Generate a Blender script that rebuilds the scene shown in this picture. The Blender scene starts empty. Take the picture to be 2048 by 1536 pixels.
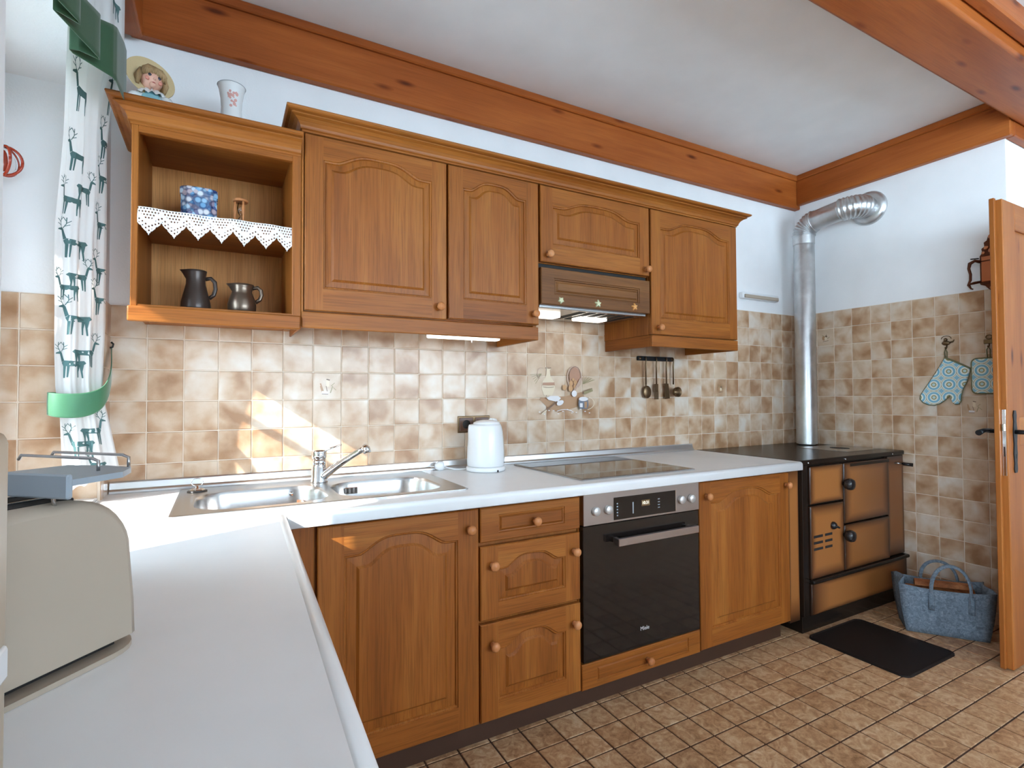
import bpy, bmesh, math, random
from mathutils import Matrix, Vector
random.seed(7)
sc = bpy.context.scene
col = sc.collection
PI = math.pi

# ------------------------------------------------------------------ camera
cam_d = bpy.data.cameras.new('camera'); cam_d.sensor_width = 36.0; cam_d.lens = 18.613
cam_d.clip_start = 0.02
cam = bpy.data.objects.new('camera', cam_d); col.objects.link(cam)
def cam_matrix(loc, yaw, pitch, roll):
    y, p, r = map(math.radians, (yaw, pitch, roll))
    fw = Vector((math.sin(y)*math.cos(p), math.cos(y)*math.cos(p), math.sin(p)))
    rt = Vector((math.cos(y), -math.sin(y), 0)); up = rt.cross(fw)
    rt2 = rt*math.cos(r) + up*math.sin(r); up2 = -rt*math.sin(r) + up*math.cos(r)
    m = Matrix((rt2, up2, -fw)).transposed().to_4x4(); m.translation = loc
    return m
cam.matrix_world = cam_matrix((0.3314, -2.1815, 1.1409), 28.7187, 1.2804, -0.2659)
sc.camera = cam

# ------------------------------------------------------------------ sky, sun, exposure
SKY, SUN, EXPO = 14.0, 11.0, 0.52
w = bpy.data.worlds.new('sky'); sc.world = w; w.use_nodes = True
bg = w.node_tree.nodes['Background']; bg.inputs[0].default_value = (0.63, 0.82, 1.0, 1); bg.inputs[1].default_value = SKY
sun_d = bpy.data.lights.new('sun', 'SUN'); sun_d.energy = SUN; sun_d.angle = math.radians(0.6); sun_d.color = (1.0, 0.96, 0.91)
sun = bpy.data.objects.new('sun', sun_d); col.objects.link(sun)
sun.rotation_euler = Vector((1.0, 0.45, -0.66)).to_track_quat('-Z', 'Y').to_euler()
sun.location = (-4, -3, 4)
for py_, sy_, pz_, sz_ in ((-0.60, 0.92, 1.46, 1.24), (-3.60, 2.58, 1.225, 2.22)):      # light portals in the two windows
    ld = bpy.data.lights.new('window_portal', 'AREA'); ld.shape = 'RECTANGLE'; ld.size = sz_; ld.size_y = sy_; ld.cycles.is_portal = True
    lo = bpy.data.objects.new('window_portal', ld); col.objects.link(lo); lo.location = (-0.32, py_, pz_); lo.rotation_euler = (0, -PI/2, 0)
ld = bpy.data.lights.new('window_portal', 'AREA'); ld.shape = 'RECTANGLE'; ld.size = 3.40; ld.size_y = 1.28; ld.cycles.is_portal = True
lo = bpy.data.objects.new('window_portal', ld); col.objects.link(lo); lo.location = (2.40, -5.15, 1.55); lo.rotation_euler = (PI/2, 0, 0)
sc.view_settings.view_transform = 'Standard'; sc.view_settings.look = 'None'
sc.view_settings.exposure = EXPO; sc.view_settings.gamma = 1.0
sc.view_settings.use_curve_mapping = False
sc.cycles.use_denoising = True
sc.cycles.max_bounces = 10; sc.cycles.diffuse_bounces = 6

# ------------------------------------------------------------------ materials
def srgb(r, g, b):
    f = lambda c: ((c/255)/12.92 if c/255 <= 0.04045 else (((c/255)+0.055)/1.055)**2.4)
    return (f(r), f(g), f(b), 1)
class NT:
    def __init__(s, name):
        s.m = bpy.data.materials.new(name); s.m.use_nodes = True
        s.t = s.m.node_tree; s.p = s.t.nodes['Principled BSDF']; s.out = s.t.nodes['Material Output']
    def n(s, typ, **kw):
        nd = s.t.nodes.new(typ)
        for k, v in kw.items():
            if k.startswith('i_'): nd.inputs[k[2:]].default_value = v
            else: setattr(nd, k, v)
        return nd
    def l(s, a, b): s.t.links.new(a, b)
    def ramp(s, fac, stops, interp='LINEAR'):
        r = s.n('ShaderNodeValToRGB'); r.color_ramp.interpolation = interp
        e = r.color_ramp.elements
        while len(e) < len(stops): e.new(0.5)
        for q, (p_, c) in zip(e, stops): q.position = p_; q.color = c
        s.l(fac, r.inputs[0]); return r.outputs[0]
    def coords(s, scale=(1, 1, 1), rnd=0.0, out='Object', rot=(0, 0, 0)):
        tc = s.n('ShaderNodeTexCoord'); v = tc.outputs[out]
        if rnd:
            oi = s.n('ShaderNodeObjectInfo'); mul = s.n('ShaderNodeVectorMath', operation='MULTIPLY')
            cmb = s.n('ShaderNodeCombineXYZ')
            for k in range(3): s.l(oi.outputs['Random'], cmb.inputs[k])
            mul.inputs[1].default_value = (rnd, rnd*1.7, rnd*2.3); s.l(cmb.outputs[0], mul.inputs[0])
            add = s.n('ShaderNodeVectorMath', operation='ADD'); s.l(v, add.inputs[0]); s.l(mul.outputs[0], add.inputs[1]); v = add.outputs[0]
        mp = s.n('ShaderNodeMapping'); mp.inputs['Scale'].default_value = scale; mp.inputs['Rotation'].default_value = rot
        s.l(v, mp.inputs[0]); return mp.outputs[0]
    def noise(s, vec, scale=1.0, detail=3.0, rough=0.5, dist=0.0):
        nd = s.n('ShaderNodeTexNoise'); nd.inputs['Scale'].default_value = scale; nd.inputs['Detail'].default_value = detail
        nd.inputs['Roughness'].default_value = rough; nd.inputs['Distortion'].default_value = dist
        s.l(vec, nd.inputs['Vector']); return nd.outputs['Fac']
    def mix(s, a, b, fac, mode='MIX'):
        m = s.n('ShaderNodeMix', data_type='RGBA', blend_type=mode)
        for src, k in ((fac, 0), (a, 6), (b, 7)):
            if hasattr(src, 'is_linked'): s.l(src, m.inputs[k])
            else: m.inputs[k].default_value = src
        return m.outputs[2]
    def math(s, op, a, b=None, c=None):
        m = s.n('ShaderNodeMath', operation=op)
        for k, src in enumerate((a, b, c)):
            if src is None: continue
            if hasattr(src, 'is_linked'): s.l(src, m.inputs[k])
            else: m.inputs[k].default_value = src
        return m.outputs[0]
    def bump(s, h, strength=0.2, dist=0.002):
        b = s.n('ShaderNodeBump'); b.inputs['Strength'].default_value = strength; b.inputs['Distance'].default_value = dist
        s.l(h, b.inputs['Height']); s.l(b.outputs[0], s.p.inputs['Normal'])
    def fin(s, color=None, rough=0.5, metal=0.0, **kw):
        if color is not None:
            if hasattr(color, 'is_linked'): s.l(color, s.p.inputs['Base Color'])
            else: s.p.inputs['Base Color'].default_value = color
        if hasattr(rough, 'is_linked'): s.l(rough, s.p.inputs['Roughness'])
        else: s.p.inputs['Roughness'].default_value = rough
        s.p.inputs['Metallic'].default_value = metal
        for k, v in kw.items(): s.p.inputs[k.replace('_', ' ')].default_value = v
        return s.m

def wood(name, axis, c_dark, c_mid, c_light, rough=0.38, pores=0.5, knots=False, density=1.0):
    a = NT(name)
    big = [9.0*density]*3; fine = [55.0*density]*3; pore = [260.0]*3
    big[axis] = 0.7; fine[axis] = 2.2; pore[axis] = 7.0
    v1 = a.noise(a.coords(tuple(big), 3.1), 1, 3, 0.55, 0.6)
    v2 = a.noise(a.coords(tuple(fine), 3.1), 1, 4, 0.6, 0.3)
    v3 = a.noise(a.coords(tuple(pore), 3.1), 1, 2, 0.5)
    f = a.math('ADD', a.math('MULTIPLY', v1, 0.68), a.math('MULTIPLY', v2, 0.32))
    c = a.ramp(f, [(0.32, c_dark), (0.5, c_mid), (0.68, c_light)])
    pm = a.ramp(v3, [(0.38, (1-pores, 1-pores, 1-pores, 1)), (0.52, (1, 1, 1, 1))])
    c = a.mix(c, pm, 0.42, 'MULTIPLY')
    if knots:
        vo = a.n('ShaderNodeTexVoronoi'); vo.inputs['Scale'].default_value = 1.0; vo.inputs['Randomness'].default_value = 1.0
        ks = [11.0]*3; ks[axis] = 3.2
        a.l(a.coords(tuple(ks), 3.1), vo.inputs['Vector'])
        km = a.ramp(vo.outputs['Distance'], [(0.05, (0.16, 0.07, 0.03, 1)), (0.10, (0.55, 0.4, 0.3, 1)), (0.17, (1, 1, 1, 1))])
        c = a.mix(c, km, 0.85, 'MULTIPLY')
    a.bump(v3, 0.12, 0.0008)
    return a.fin(c, rough+0.04, 0, Specular_IOR_Level=0.24)

OD, OM, OL = srgb(128, 70, 24), srgb(149, 86, 32), srgb(167, 104, 44)
M = {}
for nm, ax in (('x', 0), ('y', 1), ('z', 2)):
    M['oak_'+nm] = wood('oak_'+nm, ax, OD, OM, OL)
M['oak_back'] = wood('oak_veneer', 2, srgb(176, 112, 58), srgb(202, 138, 78), srgb(218, 158, 98), 0.5, 0.5)
M['walnut_x'] = wood('dark_oak', 0, srgb(100, 62, 32), srgb(120, 77, 41), srgb(136, 91, 51), 0.4)  # oak darkened in its colour for the shade on the hood visor
PD, PM, PL = srgb(132, 64, 23), srgb(156, 81, 32), srgb(176, 99, 44)
for nm, ax in (('x', 0), ('y', 1)):
    M['beam_'+nm] = wood('stained_pine_'+nm, ax, PD, PM, PL, 0.35, 0.25, True, 0.5)
M['pine'] = wood('pine_door', 2, srgb(128, 70, 26), srgb(152, 88, 36), srgb(174, 110, 52), 0.4, 0.2, True, 0.6)
M['pine_x'] = wood('pine_door_x', 0, srgb(128, 70, 26), srgb(152, 88, 36), srgb(174, 110, 52), 0.4, 0.2, False, 0.6)
M['turned'] = wood('turned_wood', 2, srgb(170, 104, 58), srgb(196, 130, 82), srgb(214, 152, 104), 0.3, 0.2)
M['log'] = wood('split_log', 1, srgb(92, 52, 30), srgb(140, 84, 50), srgb(190, 130, 84), 0.8, 0.4)

def plain(name, c, rough=0.5, metal=0.0, bump=0.0, bscale=200, **kw):
    a = NT(name)
    if bump:
        a.bump(a.noise(a.coords((1, 1, 1)), bscale, 3), bump, 0.002)
    # slight tonal variation so that no surface is dead flat
    v = a.noise(a.coords((1, 1, 1), 1.3), 6, 2)
    k = a.ramp(v, [(0.3, (0.95, 0.95, 0.95, 1)), (0.7, (1, 1, 1, 1))])
    cc = a.mix(c, k, 1.0, 'MULTIPLY')
    return a.fin(cc, rough, metal, **kw)
M['plaster'] = plain('white_plaster', (0.84, 0.84, 0.84, 1), 0.9, 0, 0.25, 160)
M['ceiling'] = plain('ceiling_paint', (0.88, 0.89, 0.89, 1), 0.55, 0, 0.15, 60)
M['grout'] = plain('grout', srgb(222, 206, 188), 0.9, 0, 0.2, 400)
M['floor_joint'] = plain('floor_joint', srgb(72, 46, 30), 0.8)
M['laminate'] = plain('white_laminate', (0.80, 0.80, 0.80, 1), 0.32)
M['white_plastic'] = plain('white_plastic', (0.80, 0.81, 0.82, 1), 0.25)
M['cream_plastic'] = plain('cream_plastic', srgb(172, 157, 140), 0.4)
M['beige_plastic'] = plain('beige_plastic', srgb(176, 160, 138), 0.35)
M['grey_plastic'] = plain('grey_plastic', srgb(150, 160, 168), 0.4)
M['dark'] = plain('dark_void', (0.012, 0.010, 0.009, 1), 0.7)
M['black_iron'] = plain('black_iron', (0.02, 0.02, 0.022, 1), 0.45, 0.6)
M['black_plastic'] = plain('black_plastic', (0.018, 0.016, 0.016, 1), 0.25)
M['black_enamel'] = plain('black_enamel', (0.017, 0.011, 0.008, 1), 0.25, Specular_IOR_Level=0.22)
M['steel'] = plain('brushed_steel', (0.50, 0.50, 0.50, 1), 0.26, 1.0)
M['chrome'] = plain('chrome', (0.82, 0.84, 0.86, 1), 0.08, 1.0)
M['alu'] = plain('aluminium', (0.66, 0.66, 0.66, 1), 0.32, 1.0)
M['oven_steel'] = plain('oven_steel', (0.42, 0.36, 0.33, 1), 0.34, 1.0)
M['brass'] = plain('old_brass', srgb(120, 98, 74), 0.38, 1.0)
M['copper'] = plain('copper', srgb(196, 128, 92), 0.28, 1.0)
M['copper_dark'] = plain('dark_copper', srgb(96, 54, 36), 0.4, 0.8)
M['clay'] = plain('dark_clay', srgb(70, 58, 52), 0.32, 0.35)
M['pewter'] = plain('pewter', srgb(120, 104, 90), 0.3, 0.8)
M['porcelain'] = plain('porcelain', (0.80, 0.80, 0.79, 1), 0.15)
M['pink'] = plain('pink_print', srgb(214, 160, 150), 0.3)
M['sand'] = plain('white_sand', (0.8, 0.78, 0.75, 1), 0.9)
M['brown_plastic'] = plain('brown_plastic', srgb(92, 62, 48), 0.3)
M['plinth'] = plain('plinth_brown', srgb(66, 40, 24), 0.5)
M['rubber'] = plain('black_mat', srgb(32, 25, 22), 0.6, 0, 0.2, 300, Specular_IOR_Level=0.15)
M['green'] = plain('green_velvet', srgb(38, 76, 46), 0.75, 0, 0.1, 300, Sheen_Weight=0.25)
M['green_light'] = plain('green_satin', srgb(52, 112, 76), 0.55, 0, 0.1, 300, Sheen_Weight=0.4)
M['piping'] = plain('olive_piping', srgb(118, 116, 84), 0.8)
M['lace'] = plain('white_crochet', (0.85, 0.86, 0.88, 1), 0.9, 0, 0.4, 500)
M['skin'] = plain('doll_skin', srgb(226, 172, 148), 0.5)
M['cheek'] = plain('doll_cheek', srgb(222, 142, 122), 0.5)
M['eye'] = plain('doll_eye', srgb(48, 50, 66), 0.2)
M['lip'] = plain('doll_lip', srgb(190, 90, 84), 0.4)
M['straw'] = plain('straw', srgb(206, 182, 138), 0.8, 0, 0.6, 250)
M['hair'] = wood('blond_hair', 2, srgb(130, 100, 66), srgb(170, 138, 98), srgb(204, 174, 132), 0.5, 0.5)
M['teal'] = plain('teal_dress', srgb(140, 184, 190), 0.8)
M['deer'] = plain('deer_print', srgb(72, 104, 104), 0.9)
M['red_glass'] = plain('red_glass', srgb(150, 50, 28), 0.15)
M['star_green'] = plain('pale_green', srgb(206, 208, 170), 0.6)
M['star_orange'] = plain('orange_star', srgb(222, 158, 90), 0.6)
M['gold'] = plain('gold_letter', srgb(200, 200, 200), 0.4)
M['knob_steel'] = plain('knob_steel', (0.66, 0.64, 0.62, 1), 0.4, 0.6)

def glassy(name, tint, alpha):
    a = NT(name); a.t.nodes.remove(a.p)
    tr = a.n('ShaderNodeBsdfTransparent'); tr.inputs[0].default_value = tint
    gl = a.n('ShaderNodeBsdfGlossy'); gl.inputs['Roughness'].default_value = 0.02
    fr = a.n('ShaderNodeFresnel'); fr.inputs[0].default_value = 1.45
    mx = a.n('ShaderNodeMixShader'); a.l(a.math('MULTIPLY', fr.outputs[0], alpha), mx.inputs[0]); a.l(tr.outputs[0], mx.inputs[1]); a.l(gl.outputs[0], mx.inputs[2])
    a.l(mx.outputs[0], a.out.inputs[0]); return a.m
M['glass'] = glassy('window_glass', (0.97, 0.98, 0.98, 1), 1.0)

def emis(name, c, s):
    a = NT(name); return a.fin((0.9, 0.9, 0.9, 1), 0.4, 0, Emission_Color=c, Emission_Strength=s)
M['lamp_tube'] = emis('lamp_tube', (1.0, 0.93, 0.82, 1), 2.6)
M['hood_lamp'] = emis('hood_lamp', (1.0, 0.90, 0.76, 1), 2.6)
M['digits'] = emis('oven_digits', (0.95, 0.88, 0.62, 1), 0.9)
M['digit_back'] = NT('oven_display').fin((0.05, 0.03, 0.012, 1), 0.3, 0, Emission_Color=(0.5, 0.3, 0.1, 1), Emission_Strength=0.12)

def tile_mat(name, dark, mid, light, pale):
    a = NT(name)
    v = a.coords((1, 1, 1), 40.0)
    n1 = a.noise(v, 10, 2, 0.45, 0.3); n2 = a.noise(v, 60, 4, 0.65, 0.2)
    oi = a.n('ShaderNodeObjectInfo')
    f = a.math('ADD', a.math('ADD', a.math('MULTIPLY', n1, 1.05), a.math('MULTIPLY', n2, 0.12)), a.math('MULTIPLY', a.math('SUBTRACT', oi.outputs['Random'], 0.5), 0.12))
    c = a.ramp(f, [(0.36, dark), (0.53, mid), (0.68, light), (0.84, pale)])
    a.bump(n2, 0.10, 0.001)
    return a.fin(c, 0.30)
M['tile'] = tile_mat('wall_tile', srgb(160, 119, 84), srgb(188, 155, 124), srgb(206, 183, 159), srgb(216, 204, 190))
M['tile_plain'] = tile_mat('decor_tile', srgb(178, 146, 116), srgb(194, 166, 138), srgb(206, 182, 156), srgb(214, 194, 172))
def floor_mat():
    a = NT('floor_tile')
    v = a.coords((1, 1, 1), 30.0)
    n1 = a.noise(v, 22, 4, 0.6, 1.6); n2 = a.noise(v, 90, 4, 0.7, 1.2)
    oi = a.n('ShaderNodeObjectInfo')
    f = a.math('ADD', a.math('ADD', a.math('MULTIPLY', n1, 0.75), a.math('MULTIPLY', n2, 0.35)), a.math('MULTIPLY', a.math('SUBTRACT', oi.outputs['Random'], 0.5), 0.08))
    c = a.ramp(f, [(0.36, srgb(132, 92, 58)), (0.50, srgb(168, 127, 90)), (0.62, srgb(192, 156, 118)), (0.78, srgb(214, 188, 156))])
    a.bump(n2, 0.08, 0.001)
    return a.fin(c, 0.33)
M['floor_tile'] = floor_mat()

def cloth():
    a = NT('curtain_linen'); a.t.nodes.remove(a.p)
    d = a.n('ShaderNodeBsdfDiffuse'); d.inputs[0].default_value = (0.82, 0.83, 0.83, 1)
    t = a.n('ShaderNodeBsdfTranslucent'); t.inputs[0].default_value = (0.80, 0.80, 0.78, 1)
    mx = a.n('ShaderNodeMixShader'); mx.inputs[0].default_value = 0.35
    wv = a.noise(a.coords((1, 1, 1)), 600, 2)
    b = a.n('ShaderNodeBump'); b.inputs['Strength'].default_value = 0.2; b.inputs['Distance'].default_value = 0.001
    a.l(wv, b.inputs['Height']); a.l(b.outputs[0], d.inputs['Normal'])
    a.l(d.outputs[0], mx.inputs[1]); a.l(t.outputs[0], mx.inputs[2]); a.l(mx.outputs[0], a.out.inputs[0])
    return a.m
M['linen'] = cloth()

def felt():
    a = NT('blue_felt'); n = a.noise(a.coords((1, 1, 1)), 55, 5, 0.7, 1.5); n2 = a.noise(a.coords((1, 1, 1)), 400, 3)
    c = a.ramp(n, [(0.3, srgb(78, 90, 102)), (0.55, srgb(114, 128, 140)), (0.75, srgb(148, 160, 170))])
    a.bump(n2, 0.5, 0.002); return a.fin(c, 0.95)
M['felt'] = felt()
def galv():
    a = NT('flue_metal'); v = a.coords((1, 1, 1)); n = a.noise(v, 14, 4, 0.6, 0.5)
    r = a.ramp(n, [(0.3, (0.28, 0.28, 0.28, 1)), (0.7, (0.5, 0.5, 0.5, 1))])
    c = a.ramp(n, [(0.3, (0.50, 0.50, 0.50, 1)), (0.7, (0.66, 0.66, 0.66, 1))])
    return a.fin(c, r, 1.0)
M['flue'] = galv()
def enamel():
    a = NT('brown_enamel'); n = a.noise(a.coords((1, 1, 1)), 3, 2)
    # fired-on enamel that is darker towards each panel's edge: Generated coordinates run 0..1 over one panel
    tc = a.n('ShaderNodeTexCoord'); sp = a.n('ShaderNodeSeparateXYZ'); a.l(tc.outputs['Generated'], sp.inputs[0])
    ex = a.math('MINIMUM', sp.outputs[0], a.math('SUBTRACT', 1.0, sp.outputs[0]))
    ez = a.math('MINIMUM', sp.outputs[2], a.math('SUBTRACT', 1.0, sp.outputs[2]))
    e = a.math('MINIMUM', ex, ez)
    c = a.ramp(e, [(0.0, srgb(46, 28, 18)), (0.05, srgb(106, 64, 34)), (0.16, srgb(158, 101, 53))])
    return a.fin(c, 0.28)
M['enamel'] = enamel()
def pot_glass():
    a = NT('ceramic_glass'); return a.fin((0.022, 0.017, 0.015, 1), 0.04, 0, Specular_IOR_Level=0.9)
M['hob_glass'] = pot_glass()
M['oven_glass'] = NT('oven_glass').fin((0.012, 0.009, 0.008, 1), 0.07)
def pebble():
    a = NT('tin_print'); vo = a.n('ShaderNodeTexVoronoi'); vo.inputs['Scale'].default_value = 62
    a.l(a.coords((1, 1, 1)), vo.inputs['Vector'])
    ring = a.ramp(vo.outputs['Distance'], [(0.38, (1, 1, 1, 1)), (0.62, (0.14, 0.18, 0.30, 1))])
    sp = a.n('ShaderNodeSeparateColor'); a.l(vo.outputs['Color'], sp.inputs[0])
    cc = a.ramp(sp.outputs[0], [(0.0, srgb(110, 166, 210)), (0.3, srgb(170, 210, 234)), (0.55, srgb(230, 234, 240)), (0.85, srgb(196, 180, 190)), (1.0, srgb(60, 90, 150))])
    return a.fin(a.mix(cc, ring, 0.9, 'MULTIPLY'), 0.25)
M['tin'] = pebble()
def print_rings(name):
    a = NT(name); v = a.coords((1, 1, 1))
    P = 0.068
    sp = a.n('ShaderNodeSeparateXYZ'); a.l(v, sp.inputs[0])
    def cell(o): return a.math('SUBTRACT', a.math('FRACT', a.math('DIVIDE', o, P)), 0.5)
    cx, cz = cell(sp.outputs[1]), cell(sp.outputs[2])
    d = a.math('SQRT', a.math('ADD', a.math('MULTIPLY', cx, cx), a.math('MULTIPLY', cz, cz)))
    W_, B_, O_ = srgb(232, 234, 224), srgb(126, 184, 208), srgb(160, 150, 96)
    c = a.ramp(d, [(0.0, srgb(190, 216, 214)), (0.10, srgb(190, 216, 214)), (0.115, O_), (0.17, O_), (0.185, W_), (0.27, W_), (0.29, B_), (0.40, B_), (0.43, W_), (0.47, W_), (0.50, srgb(172, 160, 120)), (0.54, W_), (0.60, srgb(140, 190, 208))])
    n = a.noise(a.coords((1, 1, 1)), 260, 3); c = a.mix(c, a.ramp(n, [(0.4, (0.75, 0.82, 0.86, 1)), (0.55, (1, 1, 1, 1))]), 0.6, 'MULTIPLY')
    return a.fin(c, 0.9)
M['mitt'] = print_rings('quilted_print')
PAINT = {k: plain('paint_'+k, c, 0.35) for k, c in dict(cream=srgb(222, 204, 176), line=srgb(118, 92, 72), red=srgb(178, 134, 108), egg=srgb(196, 150, 104), white=srgb(226, 222, 222),
         blue=srgb(112, 116, 126), olive=srgb(150, 138, 100), tan=srgb(176, 136, 100), basket=srgb(190, 160, 140)).items()}

# ------------------------------------------------------------------ mesh helpers
class B:
    """collects shapes; build() links them as one mesh object"""
    def __init__(s): s.bm = bmesh.new(); s.mats = []; s.cur = 0
    def mat(s, m):
        if m not in s.mats: s.mats.append(m)
        s.cur = s.mats.index(m); return s
    def face(s, vs, smooth=False):
        try:
            f = s.bm.faces.new(vs); f.material_index = s.cur; f.smooth = smooth; return f
        except ValueError: return None
    def v(s, p): return s.bm.verts.new(p)
    def box(s, x0, x1, y0, y1, z0, z1, bev=0.0, seg=1):
        if x0 > x1: x0, x1 = x1, x0
        if y0 > y1: y0, y1 = y1, y0
        if z0 > z1: z0, z1 = z1, z0
        vs = [s.v((x, y, z)) for z in (z0, z1) for y in (y0, y1) for x in (x0, x1)]
        fs = [s.face([vs[i] for i in q]) for q in ((0, 2, 3, 1), (4, 5, 7, 6), (0, 1, 5, 4), (2, 6, 7, 3), (0, 4, 6, 2), (1, 3, 7, 5))]
        if bev > 0:
            es = set(e for f in fs for e in f.edges)
            r = bmesh.ops.bevel(s.bm, geom=list(es), offset=bev, segments=seg, profile=0.5, affect='EDGES', clamp_overlap=True)
            for f in r['faces']:
                f.material_index = s.cur
                if seg > 1: f.smooth = True
        return s
    def loft(s, rings, close=True, cap0=True, cap1=True, smooth=True):
        R = [[s.v(p) for p in r] for r in rings]
        for a, b in zip(R, R[1:]):
            n = len(a)
            for i in range(n if close else n-1):
                j = (i+1) % n
                s.face([a[i], a[j], b[j], b[i]], smooth)
        if cap0: s.face(list(reversed(R[0])))
        if cap1: s.face(R[-1])
        return R
    def lathe(s, prof, c=(0, 0, 0), n=24, axis='z', cap=True, smooth=True, sx=1.0, sy=1.0):
        rings = []
        for r, h in prof:
            ring = []
            for i in range(n):
                a = 2*PI*i/n; p, q = r*math.cos(a)*sx, r*math.sin(a)*sy
                if axis == 'z': ring.append((c[0]+p, c[1]+q, c[2]+h))
                elif axis == 'y': ring.append((c[0]+p, c[1]+h, c[2]-q))
                else: ring.append((c[0]+h, c[1]+p, c[2]+q))
            rings.append(ring)
        s.loft(rings, True, cap, cap, smooth); return s
    def tube(s, pts, rad, n=10, cap=True, flat=1.0, ref=None):
        pts = [Vector(p) for p in pts]; rs = rad if isinstance(rad, (list, tuple)) else [rad]*len(pts)
        t0 = (pts[1]-pts[0]).normalized()
        up = Vector(ref) if ref else (Vector((0, 0, 1)) if abs(t0.z) < 0.9 else Vector((1, 0, 0)))
        nx = t0.cross(up).normalized(); rings = []
        for i, p in enumerate(pts):
            if i == 0: t = t0
            elif i == len(pts)-1: t = (pts[i]-pts[i-1]).normalized()
            else: t = ((pts[i]-pts[i-1]).normalized()+(pts[i+1]-pts[i]).normalized()).normalized()
            nx = (nx-t*nx.dot(t)).normalized(); ny = t.cross(nx)
            rings.append([p+nx*(rs[i]*math.cos(2*PI*k/n))+ny*(rs[i]*flat*math.sin(2*PI*k/n)) for k in range(n)])
        s.loft(rings, True, cap, cap, True); return s
    def sphere(s, c, r, n=16, sx=1, sy=1, sz=1):
        m = n//2
        prof = [(max(r*math.sin(PI*i/m), 1e-5), -r*math.cos(PI*i/m)*sz) for i in range(m+1)]
        s.lathe(prof, c, n, 'z', True, True, sx, sy); return s
    def poly(s, pts, d):
        """prism: pts outline (3D), pushed along d"""
        a = [s.v(p) for p in pts]; b = [s.v(Vector(p)+Vector(d)) for p in pts]; n = len(a)
        s.face(a); s.face(list(reversed(b)))
        for i in range(n):
            j = (i+1) % n; s.face([a[j], a[i], b[i], b[j]])
        return s
    def sweep(s, path, prof, cap=True):
        """prof (offset to the outside, z) swept along a 2D path; outside is on the right hand"""
        P = [Vector(p) for p in path]; rings = []
        for i, p in enumerate(P):
            nrm = []
            for a, b in ((i-1, i), (i, i+1)):
                if 0 <= a and b < len(P):
                    d = (P[b]-P[a]).normalized(); nrm.append(Vector((d.y, -d.x)))
            m = nrm[0] if len(nrm) == 1 else (nrm[0]+nrm[1])/(1+nrm[0].dot(nrm[1]))
            rings.append([(p.x+m.x*o, p.y+m.y*o, z) for o, z in prof])
        s.loft(rings, True, cap, cap, False); return s
    def build(s, name, m=None, parent=None, xf=None, weld=False):
        if xf is not None: bmesh.ops.transform(s.bm, matrix=xf, verts=s.bm.verts)
        if weld: bmesh.ops.remove_doubles(s.bm, verts=s.bm.verts, dist=1e-5)
        bmesh.ops.recalc_face_normals(s.bm, faces=s.bm.faces)
        me = bpy.data.meshes.new(name); s.bm.to_mesh(me); s.bm.free()
        for mm in (s.mats or [m]): me.materials.append(mm)
        if s.mats and m is not None and m not in s.mats: pass
        o = bpy.data.objects.new(name, me); col.objects.link(o); attach(o, parent); return o

def attach(o, parent):
    if parent is not None:
        o.parent = parent
        if parent.type == 'EMPTY': o.matrix_parent_inverse = Matrix.Translation(-parent.location)
def thing(name, label, cat, loc=(0, 0, 0), group=None):
    o = bpy.data.objects.new(name, None); o.empty_display_size = 0.05; o.location = loc; col.objects.link(o)
    return tag(o, label, cat, group)
def tag(o, label, cat, group=None, kind=None):
    o['label'] = label; o['category'] = cat
    if group: o['group'] = group
    if kind: o['kind'] = kind
    return o
def structure(o, label, cat): return tag(o, label, cat, None, 'structure')
def inst(name, me, loc, parent=None, rot=(0, 0, 0), scale=(1, 1, 1)):
    o = bpy.data.objects.new(name, me); o.location = loc; o.rotation_euler = rot; o.scale = scale; col.objects.link(o)
    attach(o, parent); return o
def text_mesh(name, body, size, m, parent, loc, rot, extrude=0.0003, align='CENTER'):
    cu = bpy.data.curves.new(name, 'FONT'); cu.body = body; cu.size = size; cu.extrude = extrude; cu.align_x = align; cu.align_y = 'CENTER'
    t = bpy.data.objects.new(name, cu); col.objects.link(t)
    dg = bpy.context.evaluated_depsgraph_get(); me = bpy.data.meshes.new_from_object(t.evaluated_get(dg))
    bpy.data.objects.remove(t); me.materials.clear(); me.materials.append(m); me.name = name
    return inst(name, me, loc, parent, rot)
def lerp(a, b, t): return a+(b-a)*t
def interp(tab, z):
    tab = sorted(tab)
    if z <= tab[0][0]: return tab[0][1]
    for (a, p), (b, q) in zip(tab, tab[1:]):
        if z <= b: return lerp(p, q, (z-a)/(b-a))
    return tab[-1][1]
def arc(c, r, a0, a1, n, plane='xz', third=0.0):
    out = []
    for i in range(n+1):
        a = math.radians(lerp(a0, a1, i/n)); p, q = c[0]+r*math.cos(a), c[1]+r*math.sin(a)
        out.append({'xz': (p, third, q), 'xy': (p, q, third), 'yz': (third, p, q)}[plane])
    return out
def rrect(x0, x1, y0, y1, r, n=6):
    pts = []
    for (cx, cy, a) in ((x1-r, y1-r, 0), (x0+r, y1-r, 90), (x0+r, y0+r, 180), (x1-r, y0+r, 270)):
        for i in range(n+1):
            t = math.radians(a+90*i/n); pts.append((cx+r*math.cos(t), cy+r*math.sin(t)))
    return pts

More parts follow.
